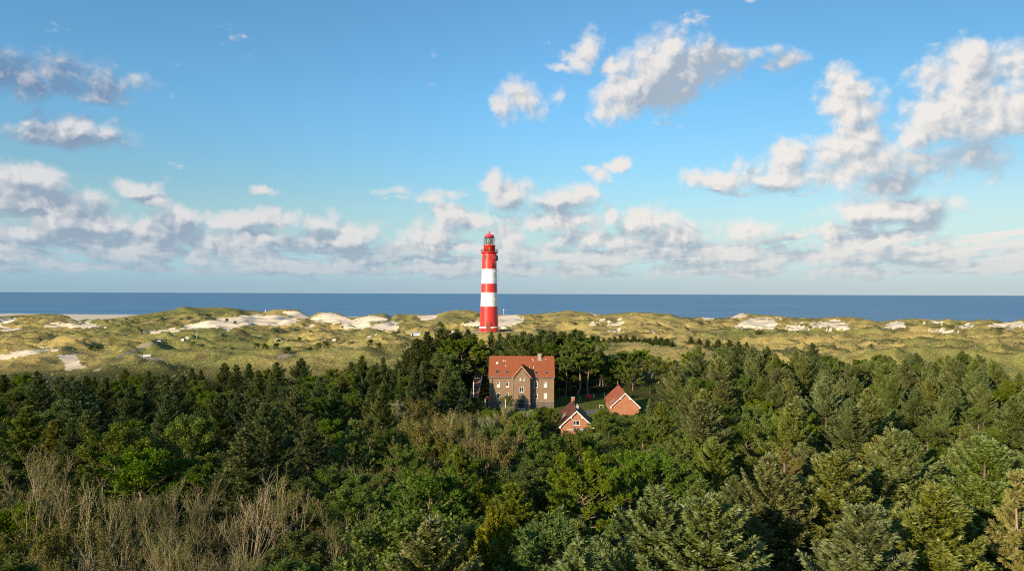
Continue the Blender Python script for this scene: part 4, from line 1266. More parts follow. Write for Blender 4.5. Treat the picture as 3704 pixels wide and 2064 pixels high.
# ------------------------------------------------------------------ foliage materials
def leaf_mat(name, stops, tipcol, transl=0.25, rough=0.6, hue=0.05, val=0.40, spec=0.25):
    """stops: colours mixed by per-leaf attribute 'v'; 'tip' whitens young growth; each tree differs a little"""
    m = bpy.data.materials.new(name); m.use_nodes = True
    b = NB(m.node_tree); pb = m.node_tree.nodes['Principled BSDF']; o = m.node_tree.nodes['Material Output']
    v = b.attr('v'); tip = b.attr('tip')
    oi = b.n.new('ShaderNodeObjectInfo'); rnd = oi.outputs['Random']
    c = b.mix(b.ramp(v, 0.0, 0.5, smooth=False), stops[0], stops[1])
    c = b.mix(b.ramp(v, 0.5, 1.0, smooth=False), c, stops[2])
    c = b.mix(b.math('MULTIPLY', tip, 0.8), c, tipcol)
    hs = b.n.new('ShaderNodeHueSaturation')
    b.put(hs.inputs['Hue'], b.math('MULTIPLY_ADD', rnd, hue, 0.5 - hue * 0.2))
    r2 = b.math('FRACT', b.math('MULTIPLY', rnd, 7.31))
    b.put(hs.inputs['Value'], b.math('MULTIPLY_ADD', r2, val, 1.0 - val * 0.5))
    r3 = b.math('FRACT', b.math('MULTIPLY', rnd, 13.7))
    b.put(hs.inputs['Saturation'], b.math('MULTIPLY_ADD', r3, 0.28, 0.95))
    b.l.new(c, hs.inputs['Color']); c = hs.outputs[0]
    b.l.new(c, pb.inputs['Base Color']); pb.inputs['Roughness'].default_value = rough; pb.inputs['Specular IOR Level'].default_value = spec
    tr = b.n.new('ShaderNodeBsdfTranslucent'); b.l.new(c, tr.inputs['Color'])
    mx = b.n.new('ShaderNodeMixShader'); mx.inputs[0].default_value = transl
    b.l.new(pb.outputs[0], mx.inputs[1]); b.l.new(tr.outputs[0], mx.inputs[2]); b.l.new(mx.outputs[0], o.inputs[0])
    return m
L_SPRUCE = leaf_mat("spruce_needles", ((0.090, 0.100, 0.020), (0.145, 0.158, 0.034), (0.215, 0.220, 0.058)), (0.41, 0.46, 0.30), 0.18)
L_SPRUCED = leaf_mat("dark_spruce_needles", ((0.056, 0.074, 0.018), (0.090, 0.115, 0.027), (0.150, 0.162, 0.040)), (0.27, 0.30, 0.16), 0.15)
L_PINE = leaf_mat("pine_needles", ((0.074, 0.108, 0.019), (0.120, 0.162, 0.027), (0.200, 0.222, 0.042)), (0.26, 0.28, 0.08), 0.2)
L_BROAD = leaf_mat("broad_leaves", ((0.066, 0.092, 0.016), (0.112, 0.148, 0.023), (0.200, 0.212, 0.032)), (0.28, 0.28, 0.06), 0.35)
L_PALE = leaf_mat("pale_leaves", ((0.13, 0.14, 0.045), (0.24, 0.24, 0.11), (0.42, 0.40, 0.26)), (0.58, 0.55, 0.40), 0.25)
L_OCHRE = leaf_mat("ochre_leaves", ((0.065, 0.078, 0.020), (0.13, 0.115, 0.028), (0.26, 0.18, 0.045)), (0.28, 0.26, 0.08), 0.3)
L_YELLOW = leaf_mat("larch_needles", ((0.10, 0.115, 0.022), (0.165, 0.175, 0.034), (0.24, 0.235, 0.05)), (0.30, 0.30, 0.10), 0.25)
L_DEAD = leaf_mat("dry_needles", ((0.13, 0.115, 0.035), (0.20, 0.17, 0.055), (0.27, 0.22, 0.08)), (0.28, 0.27, 0.12), 0.2)
def bark(name, c0, c1):
    m, b, pb = new_mat(name, 0.9, 0.15)
    tcn = b.n.new('ShaderNodeTexCoord')
    b.l.new(b.mix(b.ramp(b.noise(b.vmath('MULTIPLY', tcn.outputs['Object'], (6, 6, 1.2)), 1.0, 4, 0.65), 0.3, 0.7), c0, c1), pb.inputs['Base Color'])
    return m
B_DARK = bark("spruce_bark", (0.10, 0.07, 0.05), (0.20, 0.15, 0.11))
B_PINE = bark("pine_bark", (0.18, 0.12, 0.08), (0.34, 0.25, 0.17))
B_PALE = bark("pale_bark", (0.29, 0.225, 0.14), (0.50, 0.41, 0.26))

class Tree:
    """gathers leaf quads and branch tubes as numpy arrays"""
    def __init__(s, seed):
        s.rs = np.random.RandomState(seed); s.q = []; s.v = []; s.tip = []; s.tv = []; s.tf = []; s.nv = 0
    def unit(s, n):
        a = s.rs.normal(size=(n, 3)); return a / np.linalg.norm(a, axis=1, keepdims=True)
    def leaves(s, base, d, side, L, W, v, tip):
        """diamond leaves: base (n,3), direction d, side vector, lengths, widths"""
        L = np.asarray(L)[:, None]; W = np.asarray(W)[:, None]
        side = side - d * (side * d).sum(1, keepdims=True)
        side = side / np.maximum(np.linalg.norm(side, axis=1, keepdims=True), 1e-6)
        a = base; c = base + d * L; m = base + d * L * 0.45
        s.q.append(np.stack([a, m + side * W * 0.5, c, m - side * W * 0.5], 1))
        s.v.append(np.repeat(v, 4)); s.tip.append(np.repeat(tip, 4))
    def tube(s, pts, rad, n=5):
        pts = np.asarray(pts, float); k = len(pts)
        t = np.gradient(pts, axis=0); t /= np.maximum(np.linalg.norm(t, axis=1, keepdims=True), 1e-9)
        ref = np.array([0.0, 0, 1.0]) if abs(t[0, 2]) < 0.8 else np.array([1.0, 0, 0])
        a = np.cross(t, ref); a /= np.maximum(np.linalg.norm(a, axis=1, keepdims=True), 1e-9); b = np.cross(t, a)
        th = np.arange(n) * 2 * np.pi / n
        ring = pts[:, None, :] + (a[:, None, :] * np.cos(th)[None, :, None] + b[:, None, :] * np.sin(th)[None, :, None]) * np.asarray(rad)[:, None, None]
        s.tv.append(ring.reshape(-1, 3))
        i = np.arange(k - 1)[:, None] * n; j = np.arange(n)[None, :]; j2 = (j + 1) % n
        f = np.stack([i + j, i + j2, i + n + j2, i + n + j], -1).reshape(-1, 4) + s.nv
        s.tf.append(f); s.nv += k * n
    def meshes(s, name, lm, bm_):
        crown = None
        if s.q:
            q = np.concatenate(s.q).reshape(-1, 3); nf = len(q) // 4
            crown = np_mesh(name + "_crown", q, np.arange(nf * 4).reshape(-1, 4), lm, False, dict(v=np.concatenate(s.v), tip=np.concatenate(s.tip)))
        trunk = np_mesh(name + "_trunk", np.concatenate(s.tv), np.concatenate(s.tf), bm_, True)
        return crown, trunk

def spruce(seed, H=13.0, Rm=4.6, dens=1.0, lean=0.0, up=0.35, wind=0.0, sparse=0.0, hang=0.45, nw=0.075, nl=0.27, power=0.85):
    T = Tree(seed); rs = T.rs
    k = 9; zz = np.linspace(0, H, k)
    off = np.cumsum(rs.normal(0, 0.05, (k, 2)), 0); off[0] = 0
    spine = np.stack([off[:, 0] + lean * (zz / H) ** 2, off[:, 1], zz], 1)
    T.tube(spine, 0.20 * (1 - zz / H) ** 0.8 * H / 13 + 0.015, 7)
    z = H * (0.16 + sparse * 0.25)
    B = []; Dv = []; Sd = []; LL = []; WW = []; V = []; TP = []
    lop = rs.rand() * 6.28                      # one side of the crown reaches farther
    while z < H - 0.25:
        f = z / H
        env = Rm * (1 - f) ** power * (0.70 + 0.30 * min(1, f / 0.3)) + 0.12
        nb_ = max(3, int(round((4.6 + 1.2 * rs.rand()) * dens * (1.0 if f < 0.75 else 0.8))))
        a0 = rs.rand() * 6.28
        for i in range(nb_):
            a = a0 + 6.283 * i / nb_ + rs.normal(0, 0.28)
            L = max(0.3, env * rs.uniform(0.5, 1.30)) * (1 + wind * math.cos(a)) * (1 + 0.14 * math.cos(a - lop))
            if rs.rand() < sparse * 0.3: continue
            el = up * 0.7 + 0.65 * f ** 1.3 + rs.normal(0, 0.09) - 0.22 * (1 - f)
            cx = np.interp(z, zz, spine[:, 0]); cy = np.interp(z, zz, spine[:, 1])
            m = max(5, int(L / 0.3))
            t = np.linspace(0, 1, m)
            rr = L * t
            hz = z + rr * math.sin(el) - 0.10 * L * np.sin(t * np.pi) + 0.20 * L * t ** 2.5
            aa = a + 0.12 * rs.normal() * t
            pts = np.stack([cx + rr * math.cos(el) * np.cos(aa), cy + rr * math.cos(el) * np.sin(aa), hz], 1)
            T.tube(pts, 0.035 * (1 - t) * L / 2.5 + 0.008, 3)
            n = int(5 + L / 0.10)
            tt = np.linspace(0.20 + 0.3 * sparse, 1.0, n)
            pb_ = np.stack([np.interp(tt, t, pts[:, c_]) for c_ in range(3)], 1)
            dr = pts[-1] - pts[-3]; dr = dr / np.linalg.norm(dr)
            lat = np.array([-math.sin(a), math.cos(a), 0.0])
            prof = np.sin(np.clip(tt * 1.05, 0, 1) * np.pi) ** 0.7
            for sgn in (-1, 1):
                wl = (0.16 + 0.24 * L * prof) * rs.uniform(0.5, 1.25, n)
                bd = dr * rs.uniform(0.55, 0.95, n)[:, None] + lat * sgn * rs.uniform(0.35, 0.85, n)[:, None]
                bd[:, 2] += rs.normal(-0.06, 0.12, n)
                bd /= np.linalg.norm(bd, axis=1, keepdims=True)
                for s_ in (0.0, 0.4, 0.8):
                    for kk in range(3):
                        p = pb_ + bd * (wl * s_)[:, None]
                        d = bd + T.unit(n) * 0.55
                        d[:, 2] -= hang * rs.rand(n) * (1 - s_ * 0.7) * (0.25, 1.0, 0.6)[kk]
                        d /= np.linalg.norm(d, axis=1, keepdims=True)
                        l = nl * rs.uniform(0.6, 1.25, n) * (0.75 + 0.25 * min(1, L))
                        tipv = np.clip(0.15 + (tt - 0.35) * 1.1, 0, 1) * (0.2 + 0.8 * s_ / 0.8) * rs.uniform(0.1, 1.0, n) * (1.0, 0.25, 0.5)[kk]
                        B.append(p); Dv.append(d); Sd.append(T.unit(n)); LL.append(l); WW.append(nw * rs.uniform(0.7, 1.3, n)); V.append(np.clip(rs.rand(n) * 0.7 + 0.3 * tt, 0, 1)); TP.append(tipv)
        z += rs.uniform(0.40, 0.80) * (1.0 - 0.38 * f) / dens
    n = 26
    zt = rs.uniform(H - 0.9, H + 0.12, n)
    B.append(np.stack([np.full(n, spine[-1, 0]), np.full(n, spine[-1, 1]), zt], 1)); d = T.unit(n); d[:, 2] = np.abs(d[:, 2]) + 0.7; d /= np.linalg.norm(d, axis=1, keepdims=True)
    Dv.append(d); Sd.append(T.unit(n)); LL.append(np.full(n, 0.34)); WW.append(np.full(n, 0.09)); V.append(rs.rand(n)); TP.append(rs.rand(n))
    T.leaves(np.concatenate(B), np.concatenate(Dv), np.concatenate(Sd), np.concatenate(LL), np.concatenate(WW), np.concatenate(V), np.concatenate(TP))
    return T

def limbs_of(T, H, n_limb, z0, z1, R0, upw, r0=0.16, lean=0.0, sub=4, wob=0.25, flat=0.0):
    """trunk and curved limbs; returns points where foliage clumps sit with an outward direction"""
    rs = T.rs; k = 8; zz = np.linspace(0, H * 0.93, k)
    off = np.cumsum(rs.normal(0, 0.13, (k, 2)), 0) * H / 12; off[0] = 0
    sp = np.stack([off[:, 0] + lean * (zz / H) ** 2, off[:, 1], zz], 1)
    T.tube(sp, r0 * (1 - zz / H) + 0.03, 7)
    ends = []
    for i in range(n_limb):
        f = (i + rs.rand()) / n_limb
        z = H * (z0 + (z1 - z0) * f)
        a = i * 2.399 + rs.normal(0, 0.3)
        env = R0 * math.sqrt(max(0.06, 1 - ((f - 0.32) / 0.72) ** 2)) * (1 - flat * f * 0.0)
        L = env * rs.uniform(0.75, 1.15)
        el = upw[0] + (upw[1] - upw[0]) * f + rs.normal(0, 0.1)
        b0 = np.array([np.interp(z, zz, sp[:, 0]), np.interp(z, zz, sp[:, 1]), z])
        m = 7; t = np.linspace(0, 1, m)
        pts = b0 + np.stack([np.cos(a + wob * rs.normal() * t) * L * t * math.cos(el), np.sin(a + wob * rs.normal() * t) * L * t * math.cos(el), L * t * math.sin(el) + 0.12 * L * t * t], 1)
        pts[1:] += rs.normal(0, 0.05 * L / 2, (m - 1, 3))
        T.tube(pts, r0 * 0.36 * (1 - t * 0.85) * (1 - 0.4 * f) + 0.012, 4)
        for j in range(sub):
            tj = rs.uniform(0.35, 1.0)
            p0 = np.array([np.interp(tj, t, pts[:, c]) for c in range(3)])
            aj = a + rs.normal(0, 0.9); l2 = L * rs.uniform(0.18, 0.42)
            ej = el + rs.uniform(0.0, 0.7)
            p1 = p0 + np.array([math.cos(aj) * math.cos(ej), math.sin(aj) * math.cos(ej), math.sin(ej)]) * l2
            T.tube(np.stack([p0, (p0 + p1) / 2 + rs.normal(0, 0.04, 3), p1]), [0.03, 0.022, 0.012], 3)
            ends.append((p1, aj, ej)); ends.append(((p0 + p1) / 2, aj, ej))
        ends.append((pts[-1], a, el)); ends.append((pts[-2], a, el))
    for j in range(6):
        ends.append((sp[-1] + rs.normal(0, 0.35, 3) * np.array([1, 1, 0.6]), rs.rand() * 6.28, 1.3))
    return ends

def pine(seed, H=10.0, R0=3.4, n_limb=26, tuft=0.42, per=34, upw=(0.15, 1.0), z0=0.35, sub=5):
    T = Tree(seed); rs = T.rs
    ends = limbs_of(T, H, n_limb, z0, 0.95, R0, upw, 0.17, sub=sub)
    B = []; D = []; S = []; L = []; W = []; V = []; TP = []
    for (p, a, e) in ends:
        for c in range(2):
            cpos = p + rs.normal(0, 0.22, 3) * (c > 0)
            n = int(per * rs.uniform(0.8, 1.2))
            ax = np.array([math.cos(a) * math.cos(e), math.sin(a) * math.cos(e), math.sin(e) + 0.6]); ax /= np.linalg.norm(ax)
            d = T.unit(n) + ax * 0.75; d /= np.linalg.norm(d, axis=1, keepdims=True)
            B.append(cpos + ax * (rs.rand(n)[:, None] - 0.6) * 0.38); D.append(d); S.append(T.unit(n)); L.append(tuft * rs.uniform(0.7, 1.1, n)); W.append(0.105 * rs.uniform(0.7, 1.2, n))
            hv = rs.rand() * 0.5
            V.append(np.clip(hv + rs.rand(n) * 0.5, 0, 1)); TP.append(rs.rand(n) * 0.35)
    T.leaves(np.concatenate(B), np.concatenate(D), np.concatenate(S), np.concatenate(L), np.concatenate(W), np.concatenate(V), np.concatenate(TP))
    return T

def broad(seed, H=8.0, R0=3.2, n_limb=22, leaf=0.23, per=62, clump=0.55, upw=(0.2, 1.1), z0=0.22, sub=5, tipf=0.3, upright=0.0):
    T = Tree(seed); rs = T.rs
    ends = limbs_of(T, H, n_limb, z0, 0.93, R0, upw, 0.15, sub=sub, wob=0.35)
    B = []; D = []; S = []; L = []; W = []; V = []; TP = []
    for (p, a, e) in ends:
        n = int(per * rs.uniform(0.6, 1.3)); cs = clump * rs.uniform(0.6, 1.2)
        q = T.unit(n) * (rs.rand(n)[:, None] ** 0.45) * cs
        q[:, 2] *= 0.85 + upright
        q[:, 2] += upright * 0.5 * rs.rand(n)
        d = T.unit(n); d[:, 2] += 0.25; d += q / cs * 0.6; d /= np.linalg.norm(d, axis=1, keepdims=True)
        up = np.zeros((n, 3)); up[:, 2] = 1
        sdv = np.cross(d, up + T.unit(n) * 0.8)
        B.append(p + q); D.append(d); S.append(sdv); L.append(leaf * rs.uniform(0.7, 1.35, n)); W.append(leaf * 0.62 * rs.uniform(0.8, 1.2, n))
        hv = rs.rand() * 0.55
        V.append(np.clip(hv + rs.rand(n) * 0.45, 0, 1)); TP.append((rs.rand(n) < tipf) * rs.rand(n))
    T.leaves(np.concatenate(B), np.concatenate(D), np.concatenate(S), np.concatenate(L), np.concatenate(W), np.concatenate(V), np.concatenate(TP))
    return T

def bare(seed, H=8.0, stems=5, spread=0.33, leafn=1400, leaf=0.13, forks=3, r0=0.055):
    T = Tree(seed); rs = T.rs
    tipsn = []
    def grow(p, d, L, r, lev):
        m = 6; pts = [p]; dd = d.copy()
        for i in range(m):
            dd = dd + rs.normal(0, 0.09, 3) + np.array([0, 0, 0.05]); dd /= np.linalg.norm(dd)
            pts.append(pts[-1] + dd * L / m)
        pts = np.array(pts); t = np.linspace(0, 1, m + 1)
        T.tube(pts, r * (1 - 0.6 * t) + 0.006, 4 if lev < 2 else 3)
        for i in range(2, m + 1): tipsn.append((pts[i], lev))
        if lev < forks:
            nb_ = (3, 3, 3)[min(lev, 2)]
            for k in range(nb_ + (lev == 0)):
                tj = rs.uniform(0.3, 1.0) if k else 1.0
                p0 = np.array([np.interp(tj, t, pts[:, c]) for c in range(3)])
                nd = dd + rs.normal(0, 0.42, 3); nd[2] = abs(nd[2]) * 0.9 + 0.35; nd /= np.linalg.norm(nd)
                grow(p0, nd, L * rs.uniform(0.42, 0.70), r * 0.5, lev + 1)
    for i in range(stems):
        a = i * 6.283 / stems + rs.normal(0, 0.3)
        d = np.array([math.cos(a) * spread, math.sin(a) * spread, 1.0]); d /= np.linalg.norm(d)
        grow(np.array([math.cos(a) * 0.25, math.sin(a) * 0.25, 0.0]), d, H * rs.uniform(0.42, 0.62), r0, 0)
    if leafn:
        w = np.array([0.25 if l < 1 else (1.0 if l < 3 else 0.8) for (_, l) in tipsn]); hgt = np.array([p[2] for (p, _) in tipsn]) / H
        w = w * np.clip(1.25 - hgt, 0.05, 1.0); w /= w.sum()
        idx = rs.choice(len(tipsn), leafn, p=w)
        B = np.array([tipsn[i][0] for i in idx]) + rs.normal(0, 0.16, (leafn, 3))
        D = T.unit(leafn); D[:, 2] += 0.3; D /= np.linalg.norm(D, axis=1, keepdims=True)
        T.leaves(B, D, T.unit(leafn), leaf * rs.uniform(0.7, 1.3, leafn), leaf * 0.6 * np.ones(leafn), rs.rand(leafn), rs.rand(leafn) * 0.5)
    # put the crown at its nominal height
    return T

KINDS = {}
def add_kind(key, T, H, Rr, lm, bm_):
    c, t = T.meshes(key, lm, bm_)
    zc = np.empty(len(c.vertices) * 3, dtype=np.float32); c.vertices.foreach_get('co', zc)
    zt_ = np.empty(len(t.vertices) * 3, dtype=np.float32); t.vertices.foreach_get('co', zt_)
    Ht = max(float(np.percentile(zc[2::3], 99.8)), float(zt_[2::3].max()) if key[:4] in ('bare', 'thin') else 0.0)
    KINDS.setdefault(key.split('#')[0], []).append((c, t, Ht, Rr))
for i in range(5): add_kind("spruce#%d" % i, spruce(10 + i, 13, (4.7, 5.2, 4.4, 5.0, 4.6)[i], up=(0.30, 0.42, 0.20, 0.5, 0.35)[i], power=(0.8, 0.9, 0.75, 0.85, 0.95)[i]), 13, 4.8, L_SPRUCE, B_DARK)
for i in range(5): add_kind("darkspruce#%d" % i, spruce(30 + i, 12, (3.9, 4.5, 4.1, 4.7, 3.8)[i], up=(0.30, 0.45, 0.2, 0.35, 0.5)[i], hang=0.3, power=(0.9, 0.75, 0.85, 0.8, 1.0)[i]), 12, 4.2, L_SPRUCED, B_DARK)
for i in range(3): add_kind("windspruce#%d" % i, spruce(50 + i, 11.5, (4.2, 4.6, 4.4)[i], up=0.4, wind=0.35, lean=0.9, power=0.7), 11.5, 4.4, L_SPRUCE, B_DARK)
for i in range(4): add_kind("pine#%d" % i, pine(70 + i, 10, (4.2, 4.6, 3.9, 4.4)[i], n_limb=(27, 30, 25, 31)[i]), 10, 4.3, L_PINE, B_PINE)
for i in range(2): add_kind("tallpine#%d" % i, pine(80 + i, 13, 3.6, n_limb=22, z0=0.55, upw=(0.1, 0.7)), 13, 3.6, L_PINE, B_PINE)
for i in range(4): add_kind("broad#%d" % i, broad(90 + i, (7.5, 8, 7, 8.5)[i], (3.7, 4.1, 3.6, 3.9)[i]), 8, 3.9, L_BROAD, B_PINE)
for i in range(2): add_kind("pale#%d" % i, broad(110 + i, 8, 3.7, leaf=0.22, per=50, clump=0.5, tipf=0.5, upright=0.3), 8, 3.2, L_PALE, B_PALE)
for i in range(4): add_kind("bare#%d" % i, bare(120 + i, 9.0, (4, 5, 6, 4)[i], (0.25, 0.35, 0.30, 0.2)[i], leafn=(3600, 5200, 2800, 6000)[i]), 9.2, 2.6, L_OCHRE, B_PALE)
for i in range(2): add_kind("thinleaf#%d" % i, bare(140 + i, 9.0, 4, 0.35, leafn=8000, leaf=0.19), 9.2, 3.0, L_OCHRE, B_PALE)
add_kind("larch#0", spruce(160, 12, 4.0, up=0.30, hang=0.9, nl=0.42, nw=0.085), 12, 4.0, L_YELLOW, B_DARK)
add_kind("dryspruce#0", spruce(170, 13, 4.0, dens=0.85, sparse=0.45, up=0.1, hang=0.7), 13, 4.0, L_DEAD, B_PINE)
for i in range(3): add_kind("bush#%d" % i, broad(180 + i, 3.0, 1.9, n_limb=14, leaf=0.17, per=60, clump=0.5, z0=0.08, sub=3), 3.1, 2.0, L_BROAD, B_PINE)

LOOK = {
 'spruce': ("spruce_tree", "spruce tree", ["olive spruce with pale tips", "grey green layered spruce"], "spruces of the wood"),
 'darkspruce': ("dark_spruce_tree", "spruce tree", ["dark green pointed spruce", "deep green dense spruce"], "dark spruces of the wood"),
 'windspruce': ("windswept_spruce", "spruce tree", ["windswept olive spruce"], "windswept spruces"),
 'pine': ("pine_tree", "pine tree", ["rounded tufted green pine", "bushy green pine"], "pines of the wood"),
 'tallpine': ("tall_pine_tree", "pine tree", ["tall bare trunked pine"], "tall bare trunked pines"),
 'broad': ("broadleaf_tree", "leafy tree", ["low leafy green tree", "bushy green broadleaf"], "leafy trees of the wood"),
 'pale': ("whitebeam_tree", "leafy tree", ["whitish leaved tree"], "whitish leaved trees"),
 'bare': ("bare_tree", "bare tree", ["nearly bare pale stemmed tree", "thin ochre leaved tree"], "bare pale branched trees"),
 'thinleaf': ("sparse_tree", "sparse tree", ["forked ochre tree"], "thinly leaved ochre trees"),
 'larch': ("larch_tree", "larch tree", ["yellow green larch"], "yellow green larches"),
 'dryspruce': ("dry_spruce_tree", "spruce tree", ["half dead tan spruce"], "half dead spruces"),
 'bush': ("round_bush", "bush", ["small round bush"], "bushes"),
}
PLACED = []; USED = set()
def copy_obj(src, name, parent):
    o = src.copy(); o.name = name; COL.objects.link(o); o.parent = parent; return o
PROTO = {}
TREES_ = []
def where(px, py, x, y, z):
    """plain words on the place of a tree"""
    fx = int(round(px / 3704 * 100)); fy = int(round(py / 2064 * 100))
    if y > 245 and abs(px - 1769) < 330: zone = "near the lighthouse"
    elif y > 228: zone = "at the dune edge of the wood"
    elif 150 < y and abs(px - 1900) < 260: zone = "near the brick house"
    elif y < 85: zone = "in the nearest trees"
    elif y < 135: zone = "in the near wood"
    else: zone = "in the far wood"
    return zone, fx, fy
ORD = "first second third fourth fifth sixth seventh eighth ninth tenth eleventh twelfth thirteenth fourteenth fifteenth sixteenth seventeenth eighteenth nineteenth twentieth".split()
ORD += ["twenty-" + w for w in ORD[:9]] + ["thirtieth"] + ["thirty-" + w for w in ORD[:9]] + ["fortieth"] + ["forty-" + w for w in ORD[:9]] + ["fiftieth"]
def label_trees():
    """each tree is named by its row, counted from the nearest, and its place along that row"""
    edges = [60, 70, 80, 92, 105, 120, 135, 150, 168, 186, 206, 232, 262, 300, 900]
    rows = {}
    for t in TREES_:
        r = next(i for i, e in enumerate(edges) if t[5] < e)
        rows.setdefault(r, []).append(t)
    for r, lst in rows.items():
        lst.sort(key=lambda t: t[3])
        rown = "front row" if r == 0 else ("%s row back" % ORD[r] if r < len(edges) - 2 else ("sparse row on the dunes" if r == len(edges) - 1 else "last row by the dunes"))
        inn = [t for t in lst if 0 <= t[3] <= 3704]
        for i, t in enumerate(inn):
            if t[0]['_lab']:
                t[0]['label'] = t[0]['_lab']; continue
            k = i if i < len(inn) / 2 else len(inn) - 1 - i
            side = "left" if i < len(inn) / 2 else "right"
            t[0]['label'] = "%s, %s from the %s in the %s" % (t[2], ORD[k], side, rown)
        for side, o_ in (("left", [t for t in lst if t[3] < 0][::-1]), ("right", [t for t in lst if t[3] > 3704])):
            for i, t in enumerate(o_):
                t[0]['label'] = "%s, %s beyond the %s edge in the %s" % (t[2], ORD[i], side, rown)
    for t in TREES_:
        del t[0]['_lab']
def place(kind, x, y, h, rz=None, variant=None, wide=1.0, label=None, rs=random):
    L = KINDS[kind]
    vi = rs.randrange(len(L)) if variant is None else variant % len(L)
    c, t, H, Rr = L[vi]
    s = h / H
    z = gz(x, y) - 0.05
    nm, cat, looks, grp = LOOK[kind]
    root = empty(nm, (x, y, z), rs.uniform(0, 6.28) if rz is None else rz)
    sxy = s * wide * rs.uniform(0.92, 1.10)
    key = (kind, vi)
    if key not in PROTO:
        PROTO[key] = (link("crown", c, root), link("trunk", t, root))
        cr, tk = PROTO[key]
    else:
        cr = copy_obj(PROTO[key][0], "crown", root); tk = copy_obj(PROTO[key][1], "trunk", root)
    for o in (cr, tk): o.scale = (sxy, sxy, s)
    px, py = project(np.array([x]), np.array([y]), np.array([z + h]))
    zone, fx, fy = where(px[0], py[0], x, y, z)
    root['_lab'] = label or ''
    TREES_.append((root, kind, looks[vi % len(looks)], px[0], py[0], y))
    tag(root, None, cat, grp)
    PLACED.append((x, y, Rr * sxy, h, kind))
    return root
# ------------------------------------------------------------------ the wood
random.seed(11)
RW = random.Random(4)
# skyline of the wood: photo px -> highest allowed tip row
SKY = [(-900,1345),(0,1338),(100,1330),(300,1352),(430,1330),(500,1312),(620,1335),(700,1325),(780,1300),(860,1285),(950,1288),(1000,1292),(1100,1292),(1160,1280),(1230,1290),(1290,1268),(1330,1250),(1400,1258),(1450,1248),(1500,1225),(1545,1205),(1560,1192),(1590,1172),(1620,1196),(1680,1212),(1725,1205),
 (1735,1216),(1830,1208),(1850,1195),(1885,1164),(1930,1172),(1955,1158),(2000,1166),(2080,1174),(2100,1195),(2125,1222),(2180,1290),(2280,1262),(2400,1285),(2440,1240),(2480,1226),(2560,1245),(2640,1232),(2700,1230),(2760,1235),(2800,1250),(2850,1270),(2900,1262),(2920,1245),(2960,1240),
 (3000,1280),(3100,1282),(3150,1268),(3250,1262),(3360,1266),(3460,1262),(3550,1258),(3600,1285),(3640,1320),(3704,1340),(4600,1345)]
SX = np.array([a for a, _ in SKY], float); SYv = np.array([b_ for _, b_ in SKY], float)
# windows kept open in front of things: (px0, px1, highest tip row allowed, only trees nearer than)
OPEN = [(1762,2018,1478,211),(1790,1850,1440,211),(1680,1765,1428,232),(1570,1665,1478,196),(2018,2200,1440,234),(2015,2108,1555,178),(2095,2150,1500,204),(2190,2318,1490,206),(2290,2400,1440,236),(2180,2400,1395,256),(2190,2290,1400,222)]
OPEN[1] = (1800,1842,1462,206)
def top_limit(px, y, r_px):
    lim = -1e9
    for (a, b_, row, Ymax) in OPEN:
        if y < Ymax and px + r_px * 0.75 > a and px - r_px * 0.75 < b_:
            lim = max(lim, row)
    return lim

BLOCK = [(HX - 11, HX + 11, 208.5, 224.5), (P(2086, 1500, 170).x - 5.5, P(2086, 1500, 170).x + 5.5, 167, 189), (P(2262, 1440, 200).x - 5.5, P(2262, 1440, 200).x + 7, 197, 220)]
def blocked(x, y, r=1.5):
    for (a, b_, c, d) in BLOCK:
        if a - r < x < b_ + r and c - r < y < d + r: return True
    if math.hypot(x - TOWER.x, y - TOWER.y) < 8.5 + r: return True
    # the stairs
    for t in range(0, 11):
        p = P(1713, 1418, 222).lerp(P(1738, 1333, 252), t / 10)
        if math.hypot(x - p.x, y - p.y) < 5.0: return True
    # lawn
    px = 1852 + FPX * x / y
    if 2030 < px < 2200 and 196 < y < 238: return True
    if 2250 < px < 2400 and 222 < y < 256: return True
    if 1762 < px < 2020 and 200 < y < 210: return True
    return False

def kind_at(px, y, rng):
    """what grows where (photo columns, depth)"""
    r = rng.random()
    if y < 92 and px < 960 and px > 100:
        return 'bare' if r < 0.66 else ('thinleaf' if r < 0.86 else 'broad')
    if y < 92 and px <= 100: return 'spruce' if r < 0.5 else 'broad'
    if 80 < y < 150 and px < 1000 and y < 110:
        return 'broad' if r < 0.5 else ('bare' if r < 0.62 else 'darkspruce')
    if y < 118 and 960 <= px < 1420: return 'broad' if r < 0.86 else ('bare' if r < 0.93 else 'pine')
    if 118 <= y < 175 and 1400 <= px < 1850: return 'thinleaf' if r < 0.3 else ('bare' if r < 0.38 else ('broad' if r < 0.92 else 'pale'))
    if y < 165 and 1420 <= px < 2500: return 'pine' if r < 0.66 else ('broad' if r < 0.82 else ('spruce' if r < 0.93 else 'larch'))
    if y < 120 and px >= 2500: return 'spruce' if r < 0.85 else ('pine' if r < 0.95 else 'dryspruce')
    if y >= 120 and px >= 2420 and y < 165: return 'spruce' if r < 0.55 else ('pine' if r < 0.8 else 'broad')
    if px >= 2420: return 'windspruce' if r < 0.45 else ('spruce' if r < 0.85 else ('broad' if r < 0.93 else 'pine'))
    if px >= 2100: return 'pine' if r < 0.45 else ('spruce' if r < 0.8 else 'broad')
    if px >= 1650: return 'pine' if r < 0.4 else ('darkspruce' if r < 0.75 else 'broad')
    return 'darkspruce' if r < 0.66 else ('broad' if r < 0.88 else ('pine' if r < 0.95 else 'larch'))

